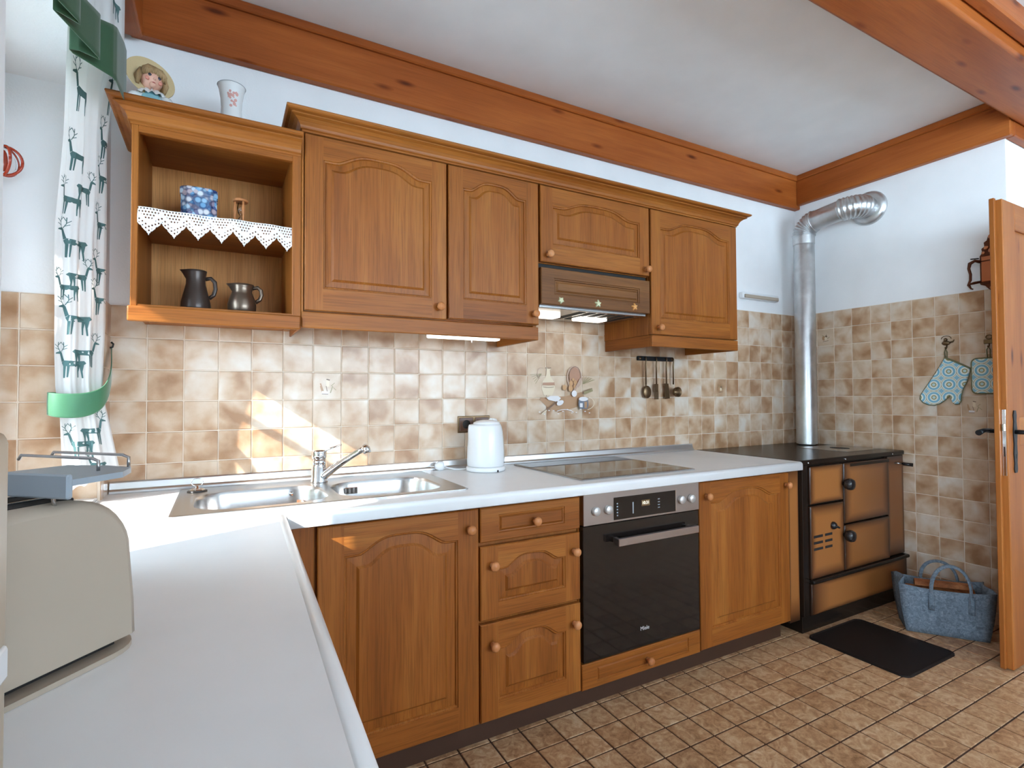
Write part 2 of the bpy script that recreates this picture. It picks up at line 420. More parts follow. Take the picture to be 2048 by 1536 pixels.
# ------------------------------------------------------------------ room
XR, ZC, CEIL = 3.698, 0.825, 2.585
T = 0.107
WY0, WY1, WZ0, WZ1 = -0.975, -0.14, 0.828, 2.09      # kitchen window opening in the left wall
REAR = -5.0
b = B().mat(M['plaster']); b.box(-0.34, XR+0.2, 0, 0.2, -0.02, 2.75)
wall_back = structure(b.build('wall_back'), 'long white plaster wall behind the kitchen units, tiled above the worktop', 'wall')
b = B().mat(M['plaster'])
b.box(-0.34, 0, WY1, 0.0, -0.02, 2.75); b.box(-0.34, 0, WY0-0.105, WY1, -0.02, WZ0); b.box(-0.34, 0, WY0-0.105, WY1, WZ1, 2.75)
b.poly([(0, -2.30, -0.02), (0, WY0, -0.02), (-0.34, WY0-0.105, -0.02), (-0.34, -2.30, -0.02)], (0, 0, 2.77))
b.box(-0.34, 0, REAR, -4.9, -0.02, 2.75); b.box(-0.34, 0, -4.9, -2.3, -0.02, 0.10); b.box(-0.34, 0, -4.9, -2.3, 2.35, 2.75)
wall_left = structure(b.build('wall_left'), 'white plaster window wall with a deep tiled window niche', 'wall')
b = B().mat(M['plaster']); b.box(XR, XR+0.2, -1.09, 0.0, -0.02, 2.75)
wall_right = structure(b.build('wall_right'), 'short white wall beside the wood stove, tiled to shoulder height', 'wall')
b = B().mat(M['plaster']); b.box(XR+0.2, 5.6, -1.09, -0.94, -0.02, 2.75); b.box(5.4, 5.6, REAR, -1.09, -0.02, 2.75)
structure(b.build('wall_passage'), 'white plaster wall behind the open pine door', 'wall')
b = B().mat(M['plaster']); b.box(-0.34, 0.70, REAR-0.2, REAR, -0.02, 2.75); b.box(4.1, 5.6, REAR-0.2, REAR, -0.02, 2.75); b.box(0.70, 4.1, REAR-0.2, REAR, -0.02, 0.9); b.box(0.70, 4.1, REAR-0.2, REAR, 2.2, 2.75)
structure(b.build('wall_rear'), 'white plaster wall at the dining end of the room', 'wall')
b = B().mat(M['ceiling']); b.box(-0.34, 5.6, REAR, 0.2, CEIL, CEIL+0.2)
structure(b.build('ceiling'), 'smooth painted white ceiling between the wooden beams', 'ceiling')
b = B().mat(M['floor_joint']); b.box(-0.34, 5.6, REAR, 0.2, -0.12, -0.0025)
floor = structure(b.build('floor'), 'brown marbled square-tiled kitchen floor', 'floor')
# balcony slab shading the window top; its deep part is added to block sun
b = B().mat(M['beam_y']); b.box(-1.0, -0.345, -2.59, 1.5, 2.149, 2.30); b.box(-3.4, -0.345, -8, -2.6, 2.36, 2.50)
structure(b.build('trim_1'), 'wooden balcony floor outside above the window', 'balcony')

sky_block_mat = plain('hedge_leaves', srgb(74, 92, 58), 0.9, 0, 1.0, 30); bounce_mat = plain('terrace_gravel', (0.80, 0.80, 0.80, 1), 0.95, 0, 1.0, 60)
b = B().mat(sky_block_mat); b.box(-4.9, -4.4, -2.6, 4.0, -0.6, 2.6, 0.1, 2)
structure(b.build('trim_9'), 'tall clipped hedge in the garden outside the kitchen window', 'hedge')  # unseen hedge added to hold sky light off the window niche
b = B().mat(bounce_mat); b.box(-4.5, -0.345, -5.5, 4.0, -0.8, -0.3)
structure(b.build('ground'), 'white gravel terrace outside the kitchen window', 'terrace')  # bright gravel added out of view to bounce light onto the ceiling
# floor tiles
def in_view(p, mx=0.06):
    q = cam.matrix_world.inverted() @ Vector(p)
    if q.z > -0.05: return False
    f = 18.613/36.0
    return abs(f*q.x/-q.z) < 0.5+mx and abs(f*q.y/-q.z) < 0.375+mx
FPX, FPY, FX0, FY0 = 0.1115, 0.1115, 2.567, -0.703
def floor_tile_mesh():
    b = B(); h = 0.0030
    b.box(h-FPX/2, FPX/2-h, h-FPY/2, FPY/2-h, -0.006, 0.0, 0.0012)
    o = b.build('floor_tile', M['floor_tile']); me = o.data; bpy.data.objects.remove(o); return me
ftm = floor_tile_mesh(); rest = []
for i in range(-30, 40):
    for j in range(-40, 12):
        cx, cy = FX0+(i+0.5)*FPX, FY0+(j+0.5)*FPY
        if cx < -0.05 or cx > 5.45 or cy > -0.02 or cy < REAR: continue
        vis = in_view((cx, cy, 0)) and cy < -0.52 and not (cx > 2.75 and cy > -0.6) and cx > 0.75
        if vis: inst('floor_tile', ftm, (cx, cy, 0), floor)
        else: rest.append((cx, cy))
b = B().mat(M['floor_tile']); h = 0.0018
for cx, cy in rest: b.box(cx+h-FPX/2, cx+FPX/2-h, cy+h-FPY/2, cy+FPY/2-h, -0.006, 0.0)
o = b.build('floor_tiles_beyond', None, floor); o['kind'] = 'stuff'

# wall tiles
JT = 0.0016
def tile_mesh(wd, ht, plane):
    b = B(); x, z = wd/2-JT, ht/2-JT
    if plane == 'y': b.box(-x, x, -0.007, 0.0, -z, z, 0.0022, 2)
    else: b.box(-0.007, 0.0, -x, x, -z, z, 0.0022, 2)
    o = b.build('wall_tile', M['tile']); me = o.data; bpy.data.objects.remove(o); return me
_tm = {}
def tile(wd, ht, plane, loc, parent, decor=False, rot=0):
    k = (round(wd, 4), round(ht, 4), plane)
    if k not in _tm: _tm[k] = tile_mesh(wd, ht, plane)
    me = _tm[k]
    if decor:
        me = me.copy(); me.materials.clear(); me.materials.append(M['tile_plain'])
    return inst('wall_tile', me, loc, parent)
ZR = [0.915+T*k for k in range(-9, 8)]      # horizontal joints
GY = -0.0045
def decor_at(i, k): return (14 <= i <= 17 and k in (2, 3)) or (i, k) in ((5, 3), (26, 3))
# back wall: columns i between x=T*(i+1) and T*(i+2); i=-1 touches the corner
for i in range(-1, 34):
    x0, x1 = T*(i+1), min(T*(i+2), XR-0.008)
    if x1-x0 < 0.02: continue
    for k in range(-1, 7):
        z0, z1 = 0.915+T*k, 0.915+T*(k+1)
        z0 = max(z0, 0.80)
        top = 1.664 if x0 > 1.38 else 1.45
        if z1 > top+0.002 or z1-z0 < 0.015: continue
        tile(x1-x0, z1-z0, 'y', ((x0+x1)/2, 0, (z0+z1)/2), wall_back, decor_at(i, k+0))
b = B().mat(M['grout']); b.box(0, XR, GY, 0, 0.80, 1.45); b.box(1.39, XR, GY, 0, 1.45, 1.664)
b.build('grout', None, wall_back)
# right wall
ys = [0.0, -0.035] + [-0.035-T*k for k in range(1, 10)] + [-1.09]
for y1, y0 in zip(ys, ys[1:]):
    if y1-y0 < 0.012: continue
    for k in range(-9, 7):
        z0, z1 = max(0.915+T*k, 0.0), 0.915+T*(k+1)
        if z1 < 0.03 or (y0 > -0.60 and z1 < 0.80): continue
        tile(y1-y0, z1-z0, 'x', (XR, (y0+y1)/2, (z0+z1)/2), wall_right, abs((y0+y1)/2+0.945) < 0.03 and k == 1 or (abs((y0+y1)/2+0.195) < 0.03 and k == 5))
b = B().mat(M['grout']); b.box(XR+GY, XR, -1.09, 0, 0, 1.664); b.build('grout', None, wall_right)
# window niche: jamb (faces the camera) and the narrow strip of the left wall
def jamb_tile(x0, x1, z0, z1): tile(x1-x0, z1-z0, 'y', ((x0+x1)/2, WY1, (z0+z1)/2), wall_left)
for x0, x1 in ((-0.335, -0.295), (-0.295, -0.188), (-0.188, -0.081), (-0.081, 0.0)):
    for k in range(-1, 5):
        z0, z1 = max(0.915+T*k, WZ0), 0.915+T*(k+1)
        jamb_tile(x0, x1, z0, z1)
b = B().mat(M['grout']); b.box(-0.335, 0, WY1+GY, WY1, WZ0, 1.45); b.box(0, -GY, WY1, 0, 0.80, 1.45); b.build('grout', None, wall_left)
def ltile(y0, y1, z0, z1):
    k = ('l', round(y1-y0, 4), round(z1-z0, 4))
    if k not in _tm:
        b = B(); y, z = (y1-y0)/2-JT, (z1-z0)/2-JT; b.box(0, 0.007, -y, y, -z, z, 0.0022, 2)
        o = b.build('wall_tile', M['tile']); _tm[k] = o.data; bpy.data.objects.remove(o)
    inst('wall_tile', _tm[k], (0, (y0+y1)/2, (z0+z1)/2), wall_left)
for k in range(-1, 5):
    z0, z1 = max(0.915+T*k, 0.80), 0.915+T*(k+1)
    ltile(-0.107, -0.008, z0, z1); ltile(WY1, -0.107, z0, z1)

# painted picture on the tiles (flat print): coordinates in tile units from the joint left of it / the joint under its top row
def painted(name, shapes, X0, Z0, place):
    b = B()
    for li, (mk, pts) in enumerate(shapes):
        b.mat(PAINT[mk])
        d = 0.0001*(li+1)
        vs = [b.v(place(X0+u*T, Z0+v*T, d)) for u, v in pts]
        b.face(vs)
    return b
def ell(cx, cy, rx, ry, n=14, rot=0):
    r = math.radians(rot); out = []
    for i in range(n):
        a = 2*PI*i/n; p, q = rx*math.cos(a), ry*math.sin(a); out.append((cx+p*math.cos(r)-q*math.sin(r), cy+p*math.sin(r)+q*math.cos(r)))
    return out
def strk(p0, p1, wd):
    (a, b_), (c, d) = p0, p1; L = math.hypot(c-a, d-b_) or 1; nx, ny = -(d-b_)/L*wd/2, (c-a)/L*wd/2
    return [(a+nx, b_+ny), (c+nx, d+ny), (c-nx, d-ny), (a-nx, b_-ny)]
def ring_strokes(mk, cx, cy, rx, ry, a0, a1, wd, n=12):
    P = [(cx+rx*math.cos(math.radians(lerp(a0, a1, i/n))), cy+ry*math.sin(math.radians(lerp(a0, a1, i/n)))) for i in range(n+1)]
    return [(mk, strk(p, q, wd)) for p, q in zip(P, P[1:])]
S = []
for k in range(9):                                               # sprigs of leaves
    S.append(('olive', strk((0.75, 0.1), (0.15+0.07*k, -0.35+0.10*abs(4-k)), 0.02)))
    S.append(('olive', strk((3.05, -0.35), (3.10+0.08*k, 0.02-0.02*k*k/8-0.03*(k % 2)), 0.02)))
S += [('tan', [(0.62, -1.05), (0.70, -0.98), (2.05, -0.92), (2.95, -0.72), (3.2, -1.05), (2.7, -1.42), (1.65, -1.68), (1.0, -1.38)])]      # board / cloth
S += [('cream', [(0.98, 0.42), (1.02, 0.30), (0.99, 0.0), (0.78, -0.28), (0.74, -0.55), (0.86, -0.85), (1.30, -0.88), (1.46, -0.55), (1.42, -0.28), (1.22, 0.0), (1.18, 0.28), (1.28, 0.36), (1.12, 0.33)])]
S += ring_strokes('line', 1.10, 0.37, 0.16, 0.03, 0, 360, 0.018) + ring_strokes('basket', 0.72, 0.12, 0.20, 0.26, 60, 250, 0.03)
S += [('red', [(0.80, -0.30), (1.42, -0.28), (1.44, -0.42), (0.77, -0.42)])]
S += ring_strokes('line', 1.10, -0.48, 0.28, 0.04, 180, 360, 0.02)
S += [('red', ell(2.55, -0.02, 0.33, 0.45))] + ring_strokes('basket', 2.52, -0.05, 0.40, 0.52, -60, 240, 0.07) + ring_strokes('line', 2.55, 0.0, 0.33, 0.46, -40, 200, 0.02)
for (x, y, r) in ((2.32, -0.32, .13), (2.55, -0.28, .12), (2.28, -0.56, .15), (2.52, -0.48, .11), (1.93, -0.52, .13), (2.42, -0.15, .08)): S += [('egg', ell(x, y, r*0.85, r))] + ring_strokes('line', x, y, r*0.85, r, 180, 340, 0.012, 6)
S += [('basket', strk((2.85, -0.1), (2.38, -0.82), 0.10)), ('white', ell(2.47, -0.80, 0.15, 0.15))]
S += [('white', [(0.93, -0.98), (1.15, -0.90), (1.55, -0.90), (1.72, -1.0), (1.55, -1.18), (1.05, -1.08)]), ('white', ell(1.68, -1.22, 0.2, 0.11, 14, 20))]
S += [('line', strk((0.72, -1.70), (1.52, -1.15), 0.05)), ('cream', strk((0.68, -1.72), (0.95, -1.54), 0.05))]
S += ring_strokes('white', 1.9, -1.75, 0.55, 0.22, 20, 140, 0.03) + ring_strokes('cream', 3.0, -1.25, 0.60, 0.33, -70, 60, 0.03)
S += [('blue', [(2.70, -1.10), (3.24, -1.10), (3.26, -1.35), (3.18, -1.52), (2.78, -1.52), (2.68, -1.35)]), ('white', ell(2.97, -1.05, 0.27, 0.10)), ('white', [(2.76, -1.25), (2.92, -1.25), (2.92, -1.44), (2.76, -1.44)]), ('tan', [(3.02, -1.18), (3.18, -1.18), (3.16, -1.48), (3.02, -1.48)])]
S += [('olive', strk((3.02, -0.78), (3.5, -0.62), 0.14)), ('line', strk((3.02, -0.68), (3.48, -0.54), 0.02))]
for k in range(12): S.append(('white', ell(0.55+0.25*k, -1.62-0.10*math.sin(k*1.9), 0.05, 0.02)))
painted('tile_painting', S, T*15, 1.236, lambda x, z, d: (x, -0.0072-d, z)).build('tile_painting', None, wall_back)
def small_motif(X0, Z0, place, parent, kind):
    if kind == 0:      # tankard with sprigs
        s = [('tan', strk((0.25, 0.6), (0.35, 0.3), 0.05)), ('cream', [(0.45, 0.72), (0.56, 0.70), (0.56, 0.48), (0.46, 0.48)]), ('line', strk((0.46, 0.75), (0.58, 0.72), 0.04)), ('line', strk((0.45, 0.5), (0.50, 0.25), 0.02)),
             ('tan', strk((0.25, 0.5), (0.33, 0.22), 0.04)), ('white', [(0.30, 0.32), (0.52, 0.30), (0.52, 0.22), (0.30, 0.22)]), ('olive', strk((0.60, 0.25), (0.68, 0.50), 0.03)), ('olive', strk((0.62, 0.5), (0.75, 0.62), 0.02)), ('olive', strk((0.7, 0.45), (0.8, 0.35), 0.02)), ('line', strk((0.3, 0.21), (0.52, 0.20), 0.02))]
    else:              # fruits
        s = [('tan', ell(0.40, 0.45, 0.10, 0.14)), ('line', ell(0.55, 0.52, 0.06, 0.10)), ('cream', ell(0.52, 0.42, 0.08, 0.09)), ('olive', strk((0.30, 0.62), (0.45, 0.55), 0.03)), ('olive', strk((0.55, 0.70), (0.58, 0.58), 0.02)), ('line', strk((0.35, 0.25), (0.68, 0.28), 0.025)), ('olive', strk((0.62, 0.4), (0.75, 0.5), 0.03))]
    painted('tile_painting', s, X0, Z0, place).build('tile_painting', None, parent)
small_motif(T*6, 1.129, lambda x, z, d: (x, -0.0072-d, z), wall_back, 0)
small_motif(T*27, 1.129, lambda x, z, d: (x, -0.0072-d, z), wall_back, 1)
small_motif(0.892, 1.022, lambda x, z, d: (XR-0.0072-d, -x, z), wall_right, 0)
small_motif(0.142, 1.45, lambda x, z, d: (XR-0.0072-d, -x, z), wall_right, 1)

# window in the niche
b = B().mat(M['pine'])
fx0, fx1 = -0.31, -0.25; WF0 = WY0-0.10
b.box(fx0, fx1, WY1-0.150, WY1, WZ0, WZ1, 0.004); b.box(fx0, fx1, WF0-0.03, WF0+0.02, WZ0, WZ1, 0.004)
b.box(fx0, fx1, WF0, WY1, WZ1-0.06, WZ1, 0.004); b.box(fx0, fx1, WF0, WY1, WZ0, WZ0+0.06, 0.004)
win = structure(b.build('window_1'), 'wooden framed window in the niche beside the deer curtain', 'window')
B().mat(M['pine']).box(-0.29, -0.27, WF0+0.02, WY1-0.05, 1.505, 1.53, 0.003).build('glazing_bar', None, win)
B().mat(M['glass']).box(-0.282, -0.279, WF0+0.02, WY1-0.05, WZ0+0.06, 1.506).build('pane', None, win)
B().mat(M['glass']).box(-0.282, -0.279, WF0+0.02, WY1-0.05, 1.529, WZ1-0.06).build('pane', None, win)

b = B().mat(M['pine'])
for y0, y1 in ((-4.90, -4.84), (-3.63, -3.57), (-2.36, -2.30)): b.box(-0.30, -0.24, y0, y1, 0.10, 2.35, 0.004)
b.box(-0.30, -0.24, -4.84, -2.36, 0.10, 0.16, 0.004); b.box(-0.30, -0.24, -4.84, -2.36, 2.29, 2.35, 0.004)
fill_win2 = structure(b.build('window_2'), 'tall two-part wooden balcony window at the dining end of the window wall', 'window')  # added behind the camera to brighten the room from the left
for y0, y1 in ((-4.84, -3.63), (-3.57, -2.36)): B().mat(M['glass']).box(-0.272, -0.269, y0, y1, 0.16, 2.29).build('pane', None, fill_win2)
b = B().mat(M['pine'])
for x0, x1 in ((0.70, 0.76), (2.37, 2.43), (4.04, 4.1)): b.box(x0, x1, REAR-0.14, REAR-0.08, 0.9, 2.2, 0.004)
b.box(0.76, 4.04, REAR-0.14, REAR-0.08, 0.9, 0.96, 0.004); b.box(0.76, 4.04, REAR-0.14, REAR-0.08, 2.14, 2.2, 0.004)
fill_win3 = structure(b.build('window_3'), 'wide wooden window in the far dining wall', 'window')  # added out of view so more light reaches the fronts
for x0, x1 in ((0.76, 2.37), (2.43, 4.04)): B().mat(M['glass']).box(x0, x1, REAR-0.112, REAR-0.109, 0.96, 2.14).build('pane', None, fill_win3)
b = B().mat(M['beam_x']); b.box(-3, 6, -7.0, REAR-0.21, 2.30, 2.42)
structure(b.build('trim_8'), 'wooden roof overhang outside the dining window', 'roof overhang')  # unseen slab added to keep sun out of the rear window
# ceiling boards and beam
def board_prof(z0, z1):
    return [(0, z0), (0.034, z0), (0.040, z0+0.006), (0.040, z1-0.034), (0.044, z1-0.030), (0.052, z1-0.026), (0.052, CEIL), (0, CEIL)]
b = B().mat(M['beam_x']); b.box(0.05, XR, -0.040, 0, 2.368, CEIL, 0.005); b.box(0.05, XR, -0.054, -0.03, CEIL-0.036, CEIL, 0.005)
structure(b.build('trim_2'), 'stained pine board along the top of the back wall', 'ceiling trim')
b = B().mat(M['beam_y']); b.box(XR-0.040, XR, -1.125, -0.038, 2.392, CEIL, 0.005); b.box(XR-0.054, XR-0.03, -1.125, -0.05, CEIL-0.036, CEIL, 0.005)
structure(b.build('trim_3'), 'stained pine board above the stove wall', 'ceiling trim')
b = B().mat(M['beam_y']); b.box(0.0, 0.088, -2.4, -0.038, 2.352, CEIL, 0.005); b.box(0.07, 0.10, -2.4, -0.05, CEIL-0.036, CEIL, 0.005)
structure(b.build('trim_4'), 'stained pine board above the window wall', 'ceiling trim')
b = B().mat(M['beam_x']); b.box(XR, 5.4, -1.128, -1.09, 2.392, CEIL-0.06, 0.005)
structure(b.build('trim_5'), 'stained pine board above the passage wall', 'ceiling trim')
b = B().mat(M['beam_x']); b.box(-0.0, 5.4, -1.350, -1.130, 2.455, CEIL+0.0, 0.012, 2); b.box(0, 5.4, -1.40, -1.352, 2.50, CEIL, 0.006)
structure(b.build('trim_6'), 'heavy hewn ceiling beam crossing the kitchen', 'ceiling beam')

# ------------------------------------------------------------------ oak fronts
def arch_h(t, H):
    s = math.sin(PI*t); u = min(max((s-0.30)/0.70, 0), 1)
    return H*(u*u*(3-2*u))
def front(name, parent, x0, x1, z0, z1, yf, H=0.04, stile=0.058, rail_b=0.075, rail_t=0.078, th=0.02, field=0.036, m_v=None, m_h=None, flat=False):
    """raised-panel front: frame mesh (stiles upright grain, rails lengthwise) + child panel; front face at y=yf"""
    mv, mh = m_v or M['oak_z'], m_h or M['oak_x']
    b = B(); e = 0.003
    xi0, xi1, zi0, zi1 = x0+stile, x1-stile, z0+rail_b, z1-rail_t
    N = 24
    top = lambda d, n=N: [(lerp(xi0+d, xi1-d, i/n), zi1-d+arch_h(i/n, H)) for i in range(n+1)]
    def loop(d, y): return [(xi0+d, y, zi0+d)] + [(x, y, z) for x, z in top(d)] + [(xi1-d, y, zi0+d)]
    b.mat(mv)
    # slab behind
    def ring(ins, y): return [(x0+ins, y, z0+ins), (x0+ins, y, z1-ins), (x1-ins, y, z1-ins), (x1-ins, y, z0+ins)]
    b.loft([ring(0, yf+th), ring(0, yf+e), ring(e, yf)], True, True, False, False)
    # frame face
    b.face([b.v((x, yf, z)) for x, z in ((x0+e, z0+e), (xi0, z0+e), (xi0, z1-e), (x0+e, z1-e))])
    b.face([b.v((x, yf, z)) for x, z in ((xi1, z0+e), (x1-e, z0+e), (x1-e, z1-e), (xi1, z1-e))])
    b.mat(mh)
    b.face([b.v((x, yf, z)) for x, z in ((xi0, z0+e), (xi1, z0+e), (xi1, zi0), (xi0, zi0))])
    tp = top(0)
    for (xa, za), (xb, zb) in zip(tp, tp[1:]):
        b.face([b.v((xa, yf, za)), b.v((xb, yf, zb)), b.v((xb, yf, z1-e)), b.v((xa, yf, z1-e))])
    b.mat(mv)
    b.loft([loop(0, yf), loop(0.002, yf+0.0035), loop(0.006, yf+0.004), loop(0.009, yf+0.010)], True, False, False, False)
    o = b.build(name, None, parent)
    b = B().mat(mv if not flat else mh)
    f = field
    b.loft([loop(0.004, yf+0.012), loop(0.009, yf+0.0085), loop(f-0.013, yf+0.0070), loop(f-0.009, yf+0.0068), loop(f-0.003, yf+0.0018), loop(f-0.0015, yf+0.0006), loop(f, yf+0.0005)], True, False, True, False)
    b.build('panel', None, o)
    return o
def knob_mesh():
    b = B(); prof = [(0.0085, 0), (0.0075, 0.006), (0.0065, 0.010), (0.009, 0.0135), (0.0135, 0.018), (0.0155, 0.023), (0.0140, 0.028), (0.0095, 0.0315), (0.0001, 0.033)]
    b.lathe([(r, -h) for r, h in prof], (0, 0, 0), 20, 'y')
    o = b.build('knob', M['turned']); me = o.data; bpy.data.objects.remove(o); return me
KM = knob_mesh()
def knob(parent, x, z, y): inst('knob', KM, (x, y, z), parent)
YU, YB = -0.35, -0.62            # front planes of wall and base units

# wall units ---------------------------------------------------------
def carcass(parent, x0, x1, y0, y1, z0, z1, open_front=False, name='body'):
    b = B().mat(M['oak_z'])
    b.box(x0, x1, y0, y1, z0, z1, 0.0015)
    return b.build(name, None, parent)
# open shelf unit
sh = thing('open_shelf_cabinet', 'light oak open shelf unit with lace edged shelf, beside the deer curtain', 'shelf cabinet', (0.33, -0.17, 1.358))
sx0, sx1 = 0.100, 0.5545
B().mat(M['oak_z']).box(sx0, sx0+0.017, -0.348, -0.001, 1.390, 1.97, 0.002).build('side_panel', None, sh)
B().mat(M['oak_z']).box(sx1-0.027, sx1, -0.349, -0.001, 1.390, 1.97, 0.002).build('side_panel', None, sh)
B().mat(M['oak_back']).box(sx0+0.015, sx1-0.02, -0.012, -0.002, 1.392, 1.95).build('back_panel', None, sh)
B().mat(M['oak_x']).box(sx0+0.016, sx1-0.026, -0.346, -0.010, 1.390, 1.409, 0.001).build('bottom_board', None, sh)
B().mat(M['oak_x']).box(sx0+0.016, sx1-0.026, -0.345, -0.010, 1.935, 1.972, 0.001).build('top_board', None, sh)
B().mat(M['oak_x']).box(sx0+0.016, sx1-0.026, -0.325, -0.010, 1.668, 1.688, 0.001).build('shelf_board', None, sh)
B().mat(M['oak_x']).box(sx0-0.005, sx1-0.002, -0.362, -0.346, 1.358, 1.402, 0.004, 2).build('bottom_rail', None, sh)
B().mat(M['oak_x']).box(sx0+0.016, sx1-0.026, -0.349, -0.330, 1.905, 1.936, 0.001).build('top_rail', None, sh)
def crown_prof(z, H=0.06, O=0.055):
    return [(o*O/0.055, z+h*H/0.06) for o, h in ((-0.01, 0), (0.003, 0), (0.003, 0.006), (0.008, 0.008), (0.008, 0.011), (0.010, 0.018), (0.016, 0.028), (0.026, 0.036), (0.038, 0.040), (0.038, 0.0425), (0.034, 0.044), (0.034, 0.0465), (0.047, 0.048), (0.052, 0.051), (0.054, 0.055), (0.052, 0.059), (0.048, 0.060), (-0.01, 0.060))]
b = B().mat(M['oak_x']); b.sweep([(sx0, -0.002), (sx0, -0.349), (sx1-0.002, -0.349)], crown_prof(1.924, 0.062, 0.056)); b.build('cornice', None, sh)
# lace on the shelf edge
b = B().mat(M['lace'])
NX, NZ, LW, LH = 224, 40, 0.432, 0.088
lx0 = 0.1105
def lace_keep(i, j):
    t = i/NX*7.0; ph = (t % 1.0); tri = 1-abs(2*ph-1)                # 1 at the tip of each point
    scal = 0.03*abs(math.sin(t*PI*5))
    low = (0.50+0.42*tri+scal)*NZ
    if j > low: return False
    if j < 1 or j > low-2: return True
    # rows of small holes: a triangle of holes over every point and a double zigzag line
    zz = 0.20+0.38*tri; rel = j/NZ-zz
    if 0.09 < rel < 0.28 and i % 4 < 2 and (j+i//4*2) % 5 < 2: return False
    if rel < -0.06 and j > 2 and (i+(j//4 % 2)*2) % 4 < 2 and j % 4 < 2: return False
    return True
g = {}
def lv(i, j):
    if (i, j) not in g:
        x = lx0+LW*i/NX; z = 1.6905-LH*j/NZ
        if j < 3: g[(i, j)] = b.v((x, -0.328-0.005*j, 1.6905))
        else: g[(i, j)] = b.v((x, -0.343-0.004*math.sin(i*0.11)-0.004*math.sin(j*0.08+i*0.05), z+0.006))
    return g[(i, j)]
for i in range(NX):
    for j in range(NZ):
        if lace_keep(i, j): b.face([lv(i, j), lv(i+1, j), lv(i+1, j+1), lv(i, j+1)], True)
o = b.build('lace_trim'); tag(o, 'white crocheted lace edging with pointed scallops hanging over the oak shelf', 'lace trim')
sm = o.modifiers.new('thick', 'SOLIDIFY'); sm.thickness = 0.001

# wall cabinets
GRP = None
def wall_cab(label, x0, x1, z0, z1, knobs, H=0.04, **kw):
    t = thing('wall_cabinet', label, 'cabinet', ((x0+x1)/2, -0.17, z0))
    carcass(t, x0, x1, -0.328, -0.001, z0-0.003, 2.010)
    d = front('door', t, x0+0.002, x1-0.002, z0, z1, YU, H, **kw)
    for kx, kz in knobs: knob(d, kx, kz, YU)
    return t
c1 = wall_cab('widest plain oak wall cabinet with arched panel door, next to the open shelf', 0.563, 1.063, 1.424, 2.008, [(1.031, 1.469)])
c2 = wall_cab('narrow oak wall cabinet with arched panel door, left neighbour of the extractor hood', 1.067, 1.464, 1.430, 2.008, [(1.437, 1.471)])
c3 = wall_cab('short oak flap cabinet with two knobs directly above the extractor hood', 1.470, 2.066, 1.692, 2.008, [(1.507, 1.722), (2.040, 1.718)], 0.036)
c4 = wall_cab('oak wall cabinet with arched door at the stove pipe end of the row', 2.072, 2.667, 1.424, 2.008, [(2.115, 1.455)])
B().mat(M['oak_z']).box(0.5555, 0.562, -0.348, -0.001, 1.37, 2.010, 0.001).build('side_panel', None, c1)
# light rails under the cabinets
b = B().mat(M['oak_x']); b.box(0.557, 1.458, -0.352, -0.334, 1.366, 1.419, 0.003, 2)
b.build('light_rail', None, c1)
B().mat(M['oak_y']).box(1.442, 1.458, -0.334, -0.009, 1.366, 1.4265, 0.001).build('light_rail', None, c2)
b = B().mat(M['oak_x']); b.box(2.074, 2.664, -0.352, -0.336, 1.367, 1.419, 0.003, 2); b.build('light_rail', None, c4)
B().mat(M['oak_y']).box(2.074, 2.090, -0.336, -0.009, 1.367, 1.4205, 0.001).build('light_rail', None, c4)
B().mat(M['oak_y']).box(2.648, 2.664, -0.336, -0.009, 1.367, 1.4205, 0.001).build('light_rail', None, c4)
# cornice over the long row
b = B().mat(M['oak_x']); b.sweep([(0.559, -0.002), (0.559, -0.347), (2.668, -0.347), (2.668, -0.002)], crown_prof(2.011, 0.060, 0.056))
b.box(0.56, 2.667, -0.345, -0.002, 2.0105, 2.028)
tag(b.build('cornice'), 'long stepped oak cornice crowning the closed wall cabinets', 'cornice')

# extractor hood
hd = thing('extractor_hood', 'dark wood fronted extractor hood with two lit lamps over the hob', 'extractor hood', (1.768, -0.17, 1.50))
b = B().mat(M['steel']); b.box(1.473, 2.063, -0.325, -0.005, 1.520, 1.664, 0.002); b.build('body', None, hd)
B().mat(M['dark']).box(1.473, 2.063, -0.322, -0.005, 1.664, 1.6885).build('duct_cover', None, hd)  # dark block painted for the shade in the gap above the visor
front('visor', hd, 1.473, 2.063, 1.517, 1.668, -0.352, 0.0, 0.062, 0.042, 0.040, 0.024, 0.022, M['walnut_x'], M['walnut_x'])
b = B().mat(M['steel']); b.box(1.476, 2.060, -0.327, -0.008, 1.506, 1.521, 0.002); b.build('filter_tray', None, hd)
for k in range(6): B().mat(M['dark']).box(1.70+0.055*k, 1.735+0.055*k, -0.30, -0.10, 1.5045, 1.5065).build('filter_slot', None, hd)
for x0, x1 in ((1.535, 1.665), (1.775, 1.930)):
    b = B().mat(M['hood_lamp']); b.box(x0, x1, -0.205, -0.135, 1.492, 1.507, 0.003, 2); b.build('lamp', None, hd)
def star(x, z, r, m, label, points=5, inner=0.42, rot=0.0):
    b = B().mat(m); pts = []
    for i in range(points*4):
        a = 2*PI*i/(points*4)+rot+PI/2; k = i % 4
        rr = r*(1.0 if k == 0 else (0.72 if k in (1, 3) else inner)); da = 0
        pts.append((x+rr*math.cos(a), -0.3525, z+rr*math.sin(a)))
    c0 = [(p[0], p[1], p[2]) for p in pts]; c1_ = [(lerp(x, p[0], 0.75), p[1]-0.006, lerp(z, p[2], 0.75)) for p in pts]
    b.loft([c0, c1_], True, True, True, False)
    tag(b.build('flower_magnet'), label, 'magnet', 'magnets on the hood front')
star(1.568, 1.538, 0.0165, M['star_green'], 'pale green blossom magnet with blunt petals on the hood front', 5, 0.6, 0.6)
star(1.761, 1.539, 0.019, M['star_green'], 'pale green starfish magnet in the middle of the hood front')
